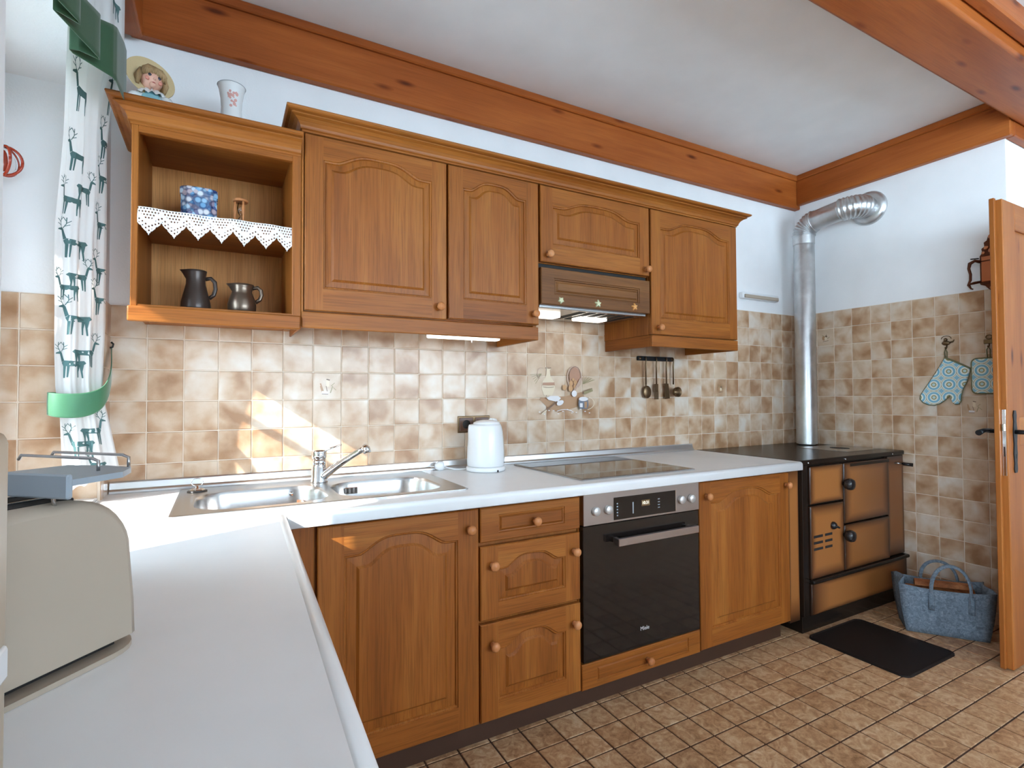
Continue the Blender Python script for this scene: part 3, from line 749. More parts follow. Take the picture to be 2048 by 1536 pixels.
star(1.968, 1.541, 0.019, M['star_orange'], 'orange starfish magnet on the hood front', 5, 0.4, 0.15)
# lamp under the cabinet
lt = thing('strip_light', 'lit white strip light fixed under the oak wall cabinets', 'lamp', (1.17, -0.26, 1.37))
B().mat(M['lamp_tube']).box(1.018, 1.318, -0.285, -0.245, 1.364, 1.392, 0.005, 2).build('diffuser', None, lt)
B().mat(M['white_plastic']).box(1.016, 1.320, -0.288, -0.242, 1.390, 1.4215, 0.002).build('housing', None, lt)
B().mat(M['white_plastic']).tube([(1.20, -0.265, 1.366), (1.20, -0.265, 1.352)], 0.0025, 8).build('pull_switch', None, lt)
st = thing('strip_light', 'unlit slim white strip light on the bare plaster between cabinet and stove pipe', 'lamp', (3.30, -0.02, 1.74))
B().mat(M['white_plastic']).box(3.125, 3.475, -0.030, -0.0005, 1.735, 1.775, 0.008, 3).build('housing', None, st)
B().mat(M['cream_plastic']).box(3.14, 3.46, -0.040, -0.028, 1.738, 1.760, 0.004, 2).build('diffuser', None, st)

# base units ---------------------------------------------------------
def base_body(t, x0, x1, z1=0.783): carcass(t, x0, x1, -0.598, -0.03, 0.084, z1)
t = thing('base_cabinet', 'oak base cabinet with one tall arched door under the sink', 'cabinet', (0.76, -0.31, 0.084))
b = B().mat(M['oak_z']); b.box(0.412, 0.560, -0.612, -0.590, 0.090, 0.783, 0.002); b.build('filler_strip', None, t)
b = B().mat(M['oak_z']); b.box(0.562, 0.580, -0.598, -0.03, 0.084, 0.783); b.box(1.045, 1.063, -0.598, -0.03, 0.084, 0.783); b.box(0.58, 1.045, -0.598, -0.03, 0.084, 0.10); b.box(0.58, 1.045, -0.045, -0.03, 0.1, 0.6); b.build('body', None, t)
d = front('door', t, 0.567, 1.062, 0.087, 0.776, YB, 0.045, 0.072, 0.075, 0.09, field=0.045); knob(d, 1.028, 0.715, YB)
t = thing('drawer_cabinet', 'oak base unit with three drawers beside the oven', 'cabinet', (1.265, -0.31, 0.084)); base_body(t, 1.067, 1.464)
d = front('drawer', t, 1.068, 1.463, 0.664, 0.776, YB, 0.0, 0.066, 0.026, 0.026, field=0.014, m_v=M['oak_x']); knob(d, 1.272, 0.715, YB)
d = front('drawer', t, 1.068, 1.463, 0.412, 0.650, YB, 0.036, 0.064, 0.052, 0.075, field=0.038); knob(d, 1.110, 0.589, YB); knob(d, 1.434, 0.588, YB)
d = front('drawer', t, 1.068, 1.463, 0.086, 0.399, YB, 0.040, 0.064, 0.060, 0.085, field=0.040); knob(d, 1.110, 0.331, YB); knob(d, 1.434, 0.333, YB)
t = thing('oven_housing', 'oak drawer unit below the built-in oven with one centre knob', 'cabinet', (1.768, -0.31, 0.084))
b = B().mat(M['oak_z']); b.box(1.4665, 1.4745, -0.598, -0.03, 0.084, 0.783); b.box(2.0605, 2.0685, -0.598, -0.03, 0.084, 0.783); b.box(1.4745, 2.0605, -0.598, -0.03, 0.084, 0.172); b.build('body', None, t)
d = front('drawer', t, 1.468, 2.066, 0.082, 0.174, YB, 0.0, 0.066, 0.018, 0.018, field=0.012, m_v=M['oak_x']); knob(d, 1.775, 0.124, YB)
t = thing('base_cabinet', 'oak base cabinet with two-knob arched front between oven and stove', 'cabinet', (2.367, -0.31, 0.084)); base_body(t, 2.0705, 2.664)
d = front('door', t, 2.071, 2.662, 0.086, 0.776, YB, 0.045, 0.066, 0.075, 0.088, field=0.045); knob(d, 2.108, 0.718, YB); knob(d, 2.636, 0.721, YB)
tag(B().mat(M['plinth']).box(0.40, 2.655, -0.572, -0.555, 0.0, 0.084).build('plinth'), 'dark brown plinth board under the row of base cabinets', 'plinth')
# base units of the window arm (fronts face into the room)
for k, (y0, y1) in enumerate(((-1.25, -0.655), (-1.85, -1.255), (-2.45, -1.855))):
    t = thing('base_cabinet', ['oak base cabinet under the white worktop at the inner corner', 'middle oak base cabinet under the window arm of the worktop', 'oak base cabinet under the far end of the window arm worktop'][k], 'cabinet', (0.22, (y0+y1)/2, 0.0))
    B().mat(M['oak_z']).box(0.01, 0.390, y0, y1, 0.084, 0.783).build('body', None, t)
    B().mat(M['plinth']).box(0.02, 0.36, y0, y1, 0.0, 0.084).build('plinth', None, t)
    o = front('door', t, 0.002, 0.590, 0.087, 0.776, 0.0, 0.045, 0.072, 0.075, 0.09, field=0.045)
    R = Matrix.Translation((0.410, y0, 0)) @ Matrix.Rotation(PI/2, 4, 'Z')
    for q in (o, o.children[0]): q.data.transform(R)
    b = B().lathe([(r, h) for r, h in ((0.0085, 0), (0.0065, 0.010), (0.0135, 0.018), (0.0155, 0.023), (0.0095, 0.0315), (0.0001, 0.033))], (0.410, y1-0.035, 0.715), 16, 'x'); b.build('knob', M['turned'], o)

# worktop ------------------------------------------------------------
WF = -0.652
def bullnose(p0, p1, d, z0, z1, n=6):
    """rounded front edge running p0->p1; d outward (2D)"""
    h = (z1-z0); r = 0.014; rings = []
    prof = [(0, z0), (0.012, z0)] + [(0.012+0.010*math.sin(PI/2*i/n), z0+0.004-0.004*math.cos(PI/2*i/n)) for i in range(n+1)] + [(0.022-r+r*math.cos(PI/2*i/n), z1-r+r*math.sin(PI/2*i/n)) for i in range(n+1)] + [(0, z1)]
    return [[(p[0]+d[0]*o, p[1]+d[1]*o, z) for o, z in prof] for p in (p0, p1)]
z0, z1 = 0.785, ZC
b = B().mat(M['laminate'])
hx0, hx1, hy0, hy1 = 0.232, 1.045, -0.515, -0.10
fr = WF+0.022
b.box(0.0, hx0, fr, -0.009, z0, z1); b.box(hx1, 2.722, fr, -0.009, z0, z1); b.box(hx0, hx1, hy1, -0.009, z0, z1); b.box(hx0, hx1, fr, hy0, z0, z1)
b.loft(bullnose((0.487, fr), (2.722, fr), (0, -1), z0, z1), True, True, True, True)
wt = b.build('worktop'); tag(wt, 'long white laminate worktop with rounded front edge holding sink and hob', 'worktop')
b = B().mat(M['laminate']); b.poly([(0.0, -2.45, z0), (0.411, -2.45, z0), (0.465, fr-0.0005, z0), (0.0, fr-0.0005, z0)], (0, 0, z1-z0)); b.loft(bullnose((0.411, -2.45), (0.465, fr-0.0005), (1, 0), z0, z1), True, True, True, True)
tag(b.build('worktop'), 'white laminate worktop arm under the window carrying the toaster', 'worktop')
structure(B().mat(M['laminate']).box(-0.25, -0.0005, WY0-0.04, WY1-0.008, 0.8285, 0.836, 0.002).build('trim_7'), 'white window sill board in the niche', 'window sill')
# wall profile behind the worktop
b = B().mat(M['alu'])
prof = [(0, ZC+0.001), (0.022, ZC+0.001), (0.022, ZC+0.008), (0.014, ZC+0.014), (0.011, ZC+0.034), (0.008, ZC+0.038), (0, ZC+0.038)]
b.sweep([(0.010, -0.0075), (2.690, -0.0075)], prof)
tag(b.build('sealing_strip'), 'slim aluminium sealing strip along the back edge of the worktop', 'sealing strip')

# sink ---------------------------------------------------------------
sk = thing('sink', 'double bowl stainless steel sink set in the white worktop', 'sink', (0.64, -0.30, ZC))
b = B().mat(M['steel'])
rx0, rx1, ry0, ry1 = 0.210, 1.068, -0.535, -0.058
zt = ZC+0.0045
outer = rrect(rx0+0.006, rx1-0.006, ry0+0.006, ry1-0.006, 0.012, 4)
skirt = rrect(rx0, rx1, ry0, ry1, 0.014, 4)
bowls = [rrect(0.262, 0.632, -0.500, -0.190, 0.095, 8), rrect(0.660, 1.010, -0.500, -0.190, 0.095, 8)]
es = []
def eloop(pts, z):
    vs = [b.v((x, y, z)) for x, y in pts]; return vs, [b.bm.edges.new((vs[i], vs[(i+1) % len(vs)])) for i in range(len(vs))]
for lp in [outer]+bowls: es += eloop(lp, zt)[1]
bmesh.ops.triangle_fill(b.bm, edges=es, use_beauty=True, use_dissolve=False)
b.loft([[(x, y, ZC+0.0005) for x, y in skirt], [(x, y, zt-0.0015) for x, y in skirt], [(x, y, zt) for x, y in outer]], True, False, False, False)
b.build('rim', None, sk)
for lp in bowls:
    cx = sum(p[0] for p in lp)/len(lp); cy = sum(p[1] for p in lp)/len(lp)
    def sc_(f, z): return [(cx+(x-cx)*f, cy+(y-cy)*f, z) for x, y in lp]
    b = B().mat(M['steel']); b.loft([sc_(1.0, zt), sc_(0.988, zt-0.004), sc_(0.975, zt-0.012), sc_(0.955, zt-0.12), sc_(0.93, zt-0.148), sc_(0.86, zt-0.162), sc_(0.2, zt-0.168)], True, False, True, True)
    bo = b.build('bowl', None, sk)
    B().mat(M['chrome']).lathe([(0.0001, 0), (0.040, 0), (0.042, 0.003), (0.036, 0.004), (0.030, 0.0015), (0.0001, 0.0015)], (cx, cy, zt-0.1675), 24).build('drain', None, bo)
# overflow grid in the right bowl, rivet in the left bowl
b = B().mat(M['chrome']); b.box(0.712, 0.770, -0.2015, -0.196, 0.786, 0.810, 0.002)
og = b.build('overflow', None, sk)
for k in range(4): B().mat(M['dark']).box(0.716+0.0145*k, 0.723+0.0145*k, -0.2025, -0.200, 0.790, 0.808).build('slot', None, og)
B().mat(M['chrome']).lathe([(0.007, 0), (0.006, -0.003), (0.0001, -0.004)], (0.545, -0.1965, 0.805), 12, 'y').build('rivet', None, sk)
# stopper with ring handle
pl = thing('sink_stopper', 'metal sink stopper with upright ring handle on the sink corner', 'stopper', (0.262, -0.135, zt))
B().mat(M['chrome']).lathe([(0.024, 0), (0.024, 0.004), (0.018, 0.009), (0.006, 0.012), (0.005, 0.018), (0.0001, 0.0185)], (0.262, -0.135, zt), 24).build('plug', None, pl)
B().mat(M['black_plastic']).lathe([(0.029, 0.0), (0.030, 0.003), (0.0245, 0.005)], (0.262, -0.135, zt), 24).build('seal', None, pl)
B().mat(M['chrome']).tube([(0.262+0.017*math.cos(2*PI*i/24), -0.135, zt+0.030+0.013*math.sin(2*PI*i/24)) for i in range(25)], 0.0016, 8).build('ring', None, pl)
# tap
tp = thing('tap', 'chrome single lever mixer tap with long slanted spout', 'tap', (0.645, -0.140, zt))
fx, fy = 0.645, -0.140
B().mat(M['chrome']).lathe([(0.030, 0), (0.030, 0.006), (0.0275, 0.010), (0.027, 0.055), (0.0245, 0.060), (0.0235, 0.066), (0.0245, 0.070), (0.0245, 0.085), (0.0001, 0.085)], (fx, fy, zt), 28).build('body', None, tp)
B().mat(M['chrome']).lathe([(0.0245, 0.0855), (0.026, 0.090), (0.026, 0.112), (0.022, 0.117), (0.0001, 0.119)], (fx, fy, zt), 28).build('lever_cap', None, tp)
b = B().mat(M['chrome'])
sp0, sp1 = Vector((fx+0.012, fy-0.008, zt+0.020)), Vector((0.775, -0.285, zt+0.128))
pts = [lerp(sp0, sp1, i/10)+Vector((0, 0, 0.006*math.sin(PI*i/10))) for i in range(11)]
b.tube(pts, [lerp(0.021, 0.013, i/10) for i in range(11)], 16, True, 0.72)
so = b.build('spout', None, tp)
dn = (sp1-sp0).normalized()
B().mat(M['chrome']).tube([sp1-dn*0.004+Vector((0, 0, 0.006)), sp1+Vector((0.005, -0.006, -0.002)), sp1+Vector((0.008, -0.009, -0.016))], [0.0135, 0.0145, 0.0135], 16).build('aerator', None, so)
B().mat(M['chrome']).tube([(fx+0.010, fy-0.006, zt+0.110), (fx+0.035, fy-0.020, zt+0.122), (fx+0.072, fy-0.040, zt+0.136)], [0.008, 0.006, 0.004], 12, True, 0.6).build('lever', None, tp)

# hob ----------------------------------------------------------------
hb = thing('hob', 'flat black ceramic hob with steel frame, reflecting the wall tiles', 'hob', (1.79, -0.31, ZC))
X0, X1, Y0, Y1 = 1.498, 2.086, -0.585, -0.062
b = B().mat(M['steel']); b.box(X0, X1, Y0, Y1, ZC+0.0002, ZC+0.0055, 0.002); b.build('frame', None, hb)
b = B().mat(M['hob_glass']); b.box(X0+0.006, X1-0.006, Y0+0.006, Y1-0.006, ZC+0.003, ZC+0.0062, 0.0006); b.build('glass', None, hb)

# oven ---------------------------------------------------------------
ov = thing('oven', 'built-in black glass oven with steel control panel and digital clock', 'oven', (1.768, -0.31, 0.18))
B().mat(M['dark']).box(1.478, 2.057, -0.597, -0.06, 0.180, 0.780).build('body', None, ov)
pn = B().mat(M['oven_steel']).box(1.474, 2.061, -0.626, -0.598, 0.669, 0.782, 0.0015).build('control_panel', None, ov)
B().mat(M['oven_glass']).box(1.613, 1.926, -0.6275, -0.6255, 0.677, 0.760).build('display', None, pn)
B().mat(M['chrome']).box(1.926, 1.929, -0.6285, -0.6255, 0.676, 0.761).build('display_edge', None, pn)
B().mat(M['digit_back']).box(1.748, 1.790, -0.6278, -0.6272, 0.715, 0.738).build('clock_field', None, pn)
text_mesh('clock_digits', '10:31', 0.017, M['digits'], pn, (1.769, -0.6280, 0.7265), (PI/2, 0, 0))
for k in range(5): B().mat(M['grey_plastic']).box(1.626, 1.632, -0.6278, -0.6273, 0.690+0.011*k, 0.695+0.011*k).build('symbol', None, pn)
B().mat(M['grey_plastic']).box(1.703, 1.708, -0.6278, -0.6273, 0.692, 0.735).build('symbol', None, pn)
for k in range(4): B().mat(M['grey_plastic']).box(1.832, 1.842, -0.6278, -0.6273, 0.700+0.011*k, 0.703+0.011*k).build('symbol', None, pn)
for kx in (1.528, 1.585, 1.958, 2.014):
    kb = B().mat(M['knob_steel']).lathe([(0.0165, 0), (0.0165, -0.010), (0.0145, -0.013), (0.0001, -0.0132)], (kx, -0.6255, 0.719), 28, 'y').build('dial', None, pn)
    B().mat(M['white_plastic']).box(kx-0.001, kx+0.001, -0.6392, -0.6385, 0.725, 0.732).build('pointer', None, kb)
dr = B().mat(M['oven_glass']).box(1.474, 2.061, -0.622, -0.598, 0.179, 0.6665, 0.0015).build('door', None, ov)
h = B().mat(M['oven_steel']).box(1.601, 2.014, -0.668, -0.650, 0.589, 0.617, 0.002).build('handle', None, dr)
for hx in (1.620, 1.995): B().mat(M['oven_steel']).box(hx-0.008, hx+0.008, -0.651, -0.6215, 0.594, 0.612).build('handle_post', None, h)
text_mesh('maker_lettering', 'Miele', 0.021, M['gold'], dr, (1.763, -0.6224, 0.247), (PI/2, 0, 0))

# ------------------------------------------------------------------ wood stove
sv = thing('wood_stove', 'brown enamelled wood-burning cooking stove with black top in the corner', 'stove', (3.14, -0.32, 0.0))
SX0, SX1, SYF = 2.765, 3.520, -0.610
B().mat(M['black_enamel']).box(SX0, SX1, SYF+0.004, -0.03, 0.078, 0.800).build('body', None, sv)
B().mat(M['black_enamel']).box(SX0, XR-0.008, SYF, -0.05, 0.0, 0.077, 0.002).build('base', None, sv)
b = B().mat(M['black_enamel']); b.box(2.726, XR-0.009, -0.628, -0.009, 0.801, 0.826, 0.006, 3); tpz = b.build('top_plate', None, sv)
b = B().mat(M['steel']); b.box(3.33, 3.66, -0.52, -0.24, 0.8255, 0.8275, 0.001); b.build('cooking_plate', None, sv)
B().mat(M['dark']).lathe([(0.05, 0), (0.05, 0.0012), (0.0001, 0.0012)], (3.50, -0.38, 0.827), 24).build('ring_lid', None, sv)
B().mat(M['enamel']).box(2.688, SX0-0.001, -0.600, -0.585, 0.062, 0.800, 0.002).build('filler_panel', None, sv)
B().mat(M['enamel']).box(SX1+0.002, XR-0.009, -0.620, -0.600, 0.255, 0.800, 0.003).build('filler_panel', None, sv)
B().mat(M['black_enamel']).box(SX0, SX0+0.044, -0.620, SYF+0.006, 0.08, 0.800, 0.002).build('corner_post', None, sv)
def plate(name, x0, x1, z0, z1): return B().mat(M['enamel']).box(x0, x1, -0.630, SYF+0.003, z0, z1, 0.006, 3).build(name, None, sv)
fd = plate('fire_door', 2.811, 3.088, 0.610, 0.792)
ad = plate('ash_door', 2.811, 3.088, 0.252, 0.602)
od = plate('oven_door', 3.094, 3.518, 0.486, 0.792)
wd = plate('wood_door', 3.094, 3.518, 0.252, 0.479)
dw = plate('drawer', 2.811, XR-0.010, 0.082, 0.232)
b = B().mat(M['black_enamel']); b.box(2.806, XR-0.009, -0.646, SYF, 0.233, 0.252, 0.007, 3); b.build('rail', None, sv)
B().mat(M['black_enamel']).box(3.15, 3.52, -0.6315, -0.628, 0.772, 0.786).build('air_slot', None, od)
for zk, par in ((0.691, fd), (0.434, ad)):
    B().mat(M['black_plastic']).lathe([(0.010, 0), (0.010, -0.012), (0.024, -0.018), (0.029, -0.030), (0.029, -0.040), (0.025, -0.050), (0.012, -0.054), (0.0001, -0.055)], (3.085, -0.628, zk), 24, 'y').build('door_knob', None, par)
b = B().mat(M['black_plastic']); b.lathe([(0.019, 0), (0.019, -0.008), (0.012, -0.018), (0.0001, -0.019)], (2.990, -0.629, 0.492), 20, 'y'); b.tube([(2.990, -0.640, 0.492), (3.02, -0.645, 0.480)], [0.007, 0.005], 10); b.build('air_dial', None, ad)
for r in range(3):
    for c_ in range(2): B().mat(M['dark']).box(2.832+0.092*c_, 2.905+0.078*c_, -0.6312, -0.629, 0.388+0.030*r, 0.400+0.030*r).build('vent_slot', None, ad)
for x in (2.80, 3.11, 3.56): B().mat(M['chrome']).lathe([(0.004, 0), (0.004, -0.004), (0.0001, -0.005)], (x, -0.6275, 0.812), 10, 'y').build('bolt', None, sv)
b = B().mat(M['steel']); b.tube([(3.60, -0.618, 0.760), (3.62, -0.650, 0.757)], 0.005, 8); b.mat(M['black_plastic']); b.tube([(3.62, -0.650, 0.757), (3.642, -0.690, 0.753)], [0.008, 0.010], 12); b.build('damper_lever', None, sv)

# flue pipe
fl = thing('flue_pipe', 'grey metal flue pipe rising from the stove and bending into the wall', 'flue pipe', (3.555, -0.150, 0.826))
px, py, pr = 3.555, -0.150, 0.060
B().mat(M['flue']).lathe([(pr, 0), (pr, 1.255), (pr-0.001, 1.257)], (px, py, 0.834), 40, cap=False).build('lower_pipe', None, fl)
B().mat(M['flue']).lathe([(pr*0.8, 0), (pr*0.8, 0.012)], (px, py, 0.8265), 32).build('collar', None, fl)
B().mat(M['flue']).lathe([(pr+0.002, 0), (pr+0.002, 0.055)], (px, py, 2.085), 40, cap=False).build('sleeve', None, fl)
def ribbed(pts, r, rib, n):
    P = []; Rr = []
    for i in range(n*4+1):
        t = i/(n*4); P.append(pts(t)); Rr.append(r+rib*(0 if i % 4 in (0,) else 1)*(1 if i % 4 == 2 else 0.6))
    return P, Rr
e0 = Vector((px, py, 2.135)); Re = 0.085
DZ = 0.10
def elbow1(t):
    a = t*math.radians(84); return Vector((px, py-Re*(1-math.cos(a)), 2.135+Re*math.sin(a)))
P, Rr = ribbed(elbow1, pr-0.004, 0.011, 9)
B().mat(M['flue']).tube(P, Rr, 40, False, 1.0, (1, 0, 0)).build('pleated_elbow', None, fl)
s0 = elbow1(1.0); dr_ = Vector((0, -math.cos(math.radians(6)), math.sin(math.radians(6))))
s1 = s0+dr_*0.165
B().mat(M['flue']).tube([s0-dr_*0.003, s1], pr, 40, False, 1.0, (1, 0, 0)).build('upper_pipe', None, fl)
B().mat(M['flue']).tube([s0-dr_*0.004, s0+dr_*0.006], pr+0.003, 40, False, 1.0, (1, 0, 0)).build('clamp', None, fl)
R2 = 0.085
def elbow2(t):
    a = t*math.radians(90); c_ = s1-dr_*0.01
    return c_+dr_*(R2*math.sin(a))+Vector((1, 0, 0))*(R2*(1-math.cos(a)))
P, Rr = ribbed(elbow2, pr, 0.008, 8)
P.append(Vector((XR-0.001, P[-1].y, P[-1].z))); Rr.append(pr+0.001)
B().mat(M['flue']).tube(P, Rr, 40, False, 1.0, (0, 0, 1)).build('pleated_elbow', None, fl)
ec = P[-1]
b = B().mat(M['flue']); b.lathe([(pr*0.9, -0.028), (pr+0.020, -0.026), (pr+0.036, -0.014), (pr+0.040, 0.0)], (XR-0.0005, ec.y, ec.z), 40, 'x', False); b.build('wall_rosette', None, fl)

# ------------------------------------------------------------------ door
dv = structure(bpy.data.objects.new('door_1', None), 'open knotty pine door with black iron handle', 'door'); col.objects.link(dv); dv.location = (3.17, -1.24, 0.0)
dy0, dy1 = -1.244, -1.206
B().mat(M['pine']).box(3.180, 3.30, dy0, dy1, 0.006, 1.955, 0.003).build('stile', None, dv)
B().mat(M['pine']).box(3.163, 3.181, dy1-0.017, dy1+0.001, 0.006, 1.962, 0.002).build('rebate', None, dv)
B().mat(M['pine']).box(3.86, 3.98, dy0, dy1, 0.006, 1.955, 0.003).build('stile', None, dv)
for z0, z1 in ((0.006, 0.20), (0.92, 1.04), (1.84, 1.955)): B().mat(M['pine_x']).box(3.30, 3.86, dy0, dy1, z0, z1, 0.003).build('rail', None, dv)
for z0, z1 in ((0.20, 0.92), (1.04, 1.84)): B().mat(M['pine']).box(3.295, 3.865, dy0+0.010, dy1-0.010, z0-0.005, z1+0.005).build('panel', None, dv)
B().mat(M['chrome']).box(3.1785, 3.1815, dy0+0.006, dy1-0.019, 0.80, 1.075, 0.0008).build('lock_plate', None, dv)
B().mat(M['steel']).box(3.170, 3.181, dy0+0.009, dy1-0.022, 0.985, 1.015, 0.001).build('latch', None, dv)
B().mat(M['dark']).box(3.1780, 3.1790, dy0+0.010, dy1-0.024, 0.880, 0.920).build('bolt_slot', None, dv)
def escutcheon(y, sgn):
    pts = [(0.010, -0.13), (0.016, -0.115), (0.012, -0.09), (0.017, -0.05), (0.013, -0.01), (0.018, 0.03), (0.018, 0.05), (0.012, 0.085), (0.016, 0.11), (0.010, 0.13)]
    out = [(3.243+x, y, 0.94+z) for x, z in pts] + [(3.243-x, y, 0.94+z) for x, z in reversed(pts)]
    b = B().mat(M['black_iron']); b.poly(out, (0, sgn*0.004, 0)); return b.build('escutcheon', None, dv)
for y, s_ in ((dy0, -1), (dy1, 1)):
    es_ = escutcheon(y, s_)
    b = B().mat(M['black_iron']); b.tube([(3.243, y+s_*0.003, 0.98), (3.243, y+s_*0.045, 0.98)], 0.009, 12); b.tube([(3.243, y+s_*0.045, 0.98), (3.285, y+s_*0.05, 0.984), (3.355, y+s_*0.048, 0.976)] if s_ < 0 else [(3.262, y+s_*0.045, 0.98), (3.205, y+s_*0.05, 0.983), (3.150, y+s_*0.048, 0.975)], [0.010, 0.009, 0.012], 12); b.build('lever_handle', None, es_)
B().mat(M['dark']).box(3.240, 3.246, dy0-0.0046, dy0-0.0036, 0.87, 0.888).build('keyhole', None, dv)

# ------------------------------------------------------------------ floor things by the stove
b = B().mat(M['rubber'])
mo = rrect(2.742, 3.165, -1.062, -0.640, 0.035, 8)
def mo_in(f): cx, cy = 2.9535, -0.851; return [(cx+(x-cx)*f, cy+(y-cy)*f) for x, y in mo]
b.loft([[(x, y, 0.0003) for x, y in mo], [(x, y, 0.007) for x, y in mo_in(0.995)], [(x, y, 0.009) for x, y in mo_in(0.975)], [(x, y, 0.005) for x, y in mo_in(0.955)]], True, True, True, False)
tag(b.build('floor_mat'), 'black rubber spark mat with raised rim on the floor before the stove', 'mat')

# felt bag: front bottom edge from A to Bv, body towards the wall
bg_ = thing('firewood_bag', 'blue grey felt carrier bag with firewood leaning by the tiled wall', 'bag', (3.40, -0.88, 0.0))
A_, C_ = Vector((3.235, -0.832, 0)), Vector((3.418, -1.085, 0))
ux = (C_-A_).normalized(); un = Vector((-ux.y, ux.x, 0)); un = un if un.x > 0 else -un      # away from the camera
L = (C_-A_).length; D = 0.165; Hh = 0.225
def bp(s, d, z): return A_+ux*s+un*d+Vector((0, 0, z))
def bag_ring(t):
    z = 0.001+Hh*t; fl_ = 0.012*math.sin(t*PI)+0.03*t*t; pts = []
    n = 10
    for i in range(n+1): pts.append(bp(lerp(-fl_, L+fl_, i/n), -0.006*math.sin(PI*i/n)*t-0.004*math.sin(3*PI*i/n)*t, z-0.014*math.sin(PI*i/n)*t))
    for i in range(1, 7): pts.append(bp(L+fl_-0.03*math.sin(PI*i/7)*t*0.8, D*i/7, z+0.012*t))
    for i in range(n+1): pts.append(bp(lerp(L+fl_, -fl_, i/n), D+0.004*math.sin(PI*i/n), z-0.014*math.sin(PI*i/n)*t+0.004*t))
    for i in range(1, 7): pts.append(bp(-fl_+0.035*math.sin(PI*i/7)*t, D*(1-i/7), z+0.016*t))
    return pts
b = B().mat(M['felt']); rings = [bag_ring(i/8) for i in range(9)]; b.loft(rings, True, True, False, True)
bo = b.build('body', None, bg_); sm = bo.modifiers.new('thick', 'SOLIDIFY'); sm.thickness = 0.004; sm.offset = -1
def handle(d, lean, hgt=0.115):
    s0, s1 = 0.095, 0.245
    pts = []
    for i in range(19):
        t = i/18; a = PI*t
        pts.append(bp(lerp(s0, s1, 0.5-0.5*math.cos(a)), d+lean*math.sin(a), 0.200+hgt*math.sin(a)**0.8))
    pts = [bp(s0, d, 0.135), bp(s0, d, 0.165)]+pts+[bp(s1, d, 0.165), bp(s1, d, 0.135)]
    b = B().mat(M['felt']); b.tube(pts, 0.0085, 10, True, 0.55); return b.build('handle', None, bg_)
handle(-0.012, -0.004, 0.135); handle(D+0.012, 0.02, 0.10)
for s in (0.095, 0.245): B().mat(M['felt']).tube([bp(s, -0.012, 0.20), bp(s, -0.013, 0.12)], 0.013, 10, True, 0.45).build('handle_tab', None, bg_)
def log(s0, s1, d0, d1, z, r, k):
    b = B().mat(M['log']); p, q = bp(s0, d0, z), bp(s1, d1, z+0.006); t = (q-p).normalized(); n1 = t.cross(Vector((0, 0, 1))); n2 = n1.cross(t)
    sec = [(-1, -0.6), (-0.5, 0.5), (0.2, 0.95), (0.9, 0.5), (1, -0.5), (0, -0.9)]
    b.loft([[c+n1*(a*r)+n2*(e*r) for a, e in sec] for c in (p, q)], True, True, True, False)
    tag(b.build('firewood_log'), ['split firewood log lying at the front inside the felt bag', 'split firewood log at the back inside the felt bag', 'pale split firewood log on top inside the felt bag'][k], 'log', 'firewood in the felt bag')
log(0.015, 0.285, 0.045, 0.045, 0.165, 0.032, 0); log(0.02, 0.29, 0.115, 0.12, 0.165, 0.032, 1); log(0.05, 0.27, 0.085, 0.075, 0.216, 0.020, 2)

# ------------------------------------------------------------------ oven cloths on the stove wall
def hook(y, z, label, bird=True):
    t = thing('wall_hook', label, 'hook', (XR-0.01, y, z))
    b = B().mat(M['brass'])
    X = XR-0.0075
    if bird:
        b.sphere((X-0.012, y, z), 0.016, 14, 0.6, 1.25, 0.75); b.sphere((X-0.012, y+0.002, z+0.018), 0.009, 12)
        b.tube([(X-0.012, y-0.015, z+0.002), (X-0.012, y-0.030, z+0.006), (X-0.012, y-0.036, z+0.016)], [0.005, 0.004, 0.002], 8)
        b.tube([(X-0.010, y+0.022*math.cos(a), z+0.022+0.016*math.sin(a)) for a in [PI*i/8 for i in range(9)]], 0.0018, 8)
    else:
        b.box(X-0.010, X, y-0.021, y+0.021, z-0.012, z+0.010, 0.003, 2)
        b.tube([(X-0.006, y+0.012*math.cos(2*PI*i/16), z+0.022+0.010*math.sin(2*PI*i/16)) for i in range(17)], 0.0028, 8)
    b.build('figure', None, t)
    b = B().mat(M['brass']); b.tube([(X-0.004, y, z-0.008), (X-0.006, y, z-0.022), (X-0.014, y, z-0.030), (X-0.022, y, z-0.024)], 0.0032, 8); b.build('peg', None, t)
    return t
hook(-0.838, 1.408, 'old brass bird shaped wall hook holding the oven mitt')
hook(-1.014, 1.402, 'old brass wall hook with ring holding the square pot holder', False)
XM = XR-0.016
def quilted(outline, name, parent, th=0.014):
    """cushioned flat shape in the yz plane"""
    cy = sum(p[0] for p in outline)/len(outline); cz = sum(p[1] for p in outline)/len(outline)
    b = B().mat(M['mitt'])
    r = lambda f, x: [(x, cy+(y-cy)*f, cz+(z-cz)*f) for y, z in outline]
    b.loft([r(1.0, XM), r(0.985, XM-th*0.5), r(0.94, XM-th*0.85)], True, True, True, True)
    return b.build(name, None, parent)
def edge_tube(pts, name, parent, r=0.0032):
    b = B().mat(M['piping']); b.tube(pts, r, 8); return b.build(name, None, parent)
mt = thing('oven_mitt', 'blue patterned oven mitt hanging from the brass bird hook', 'oven mitt', (XM, -0.835, 1.338))
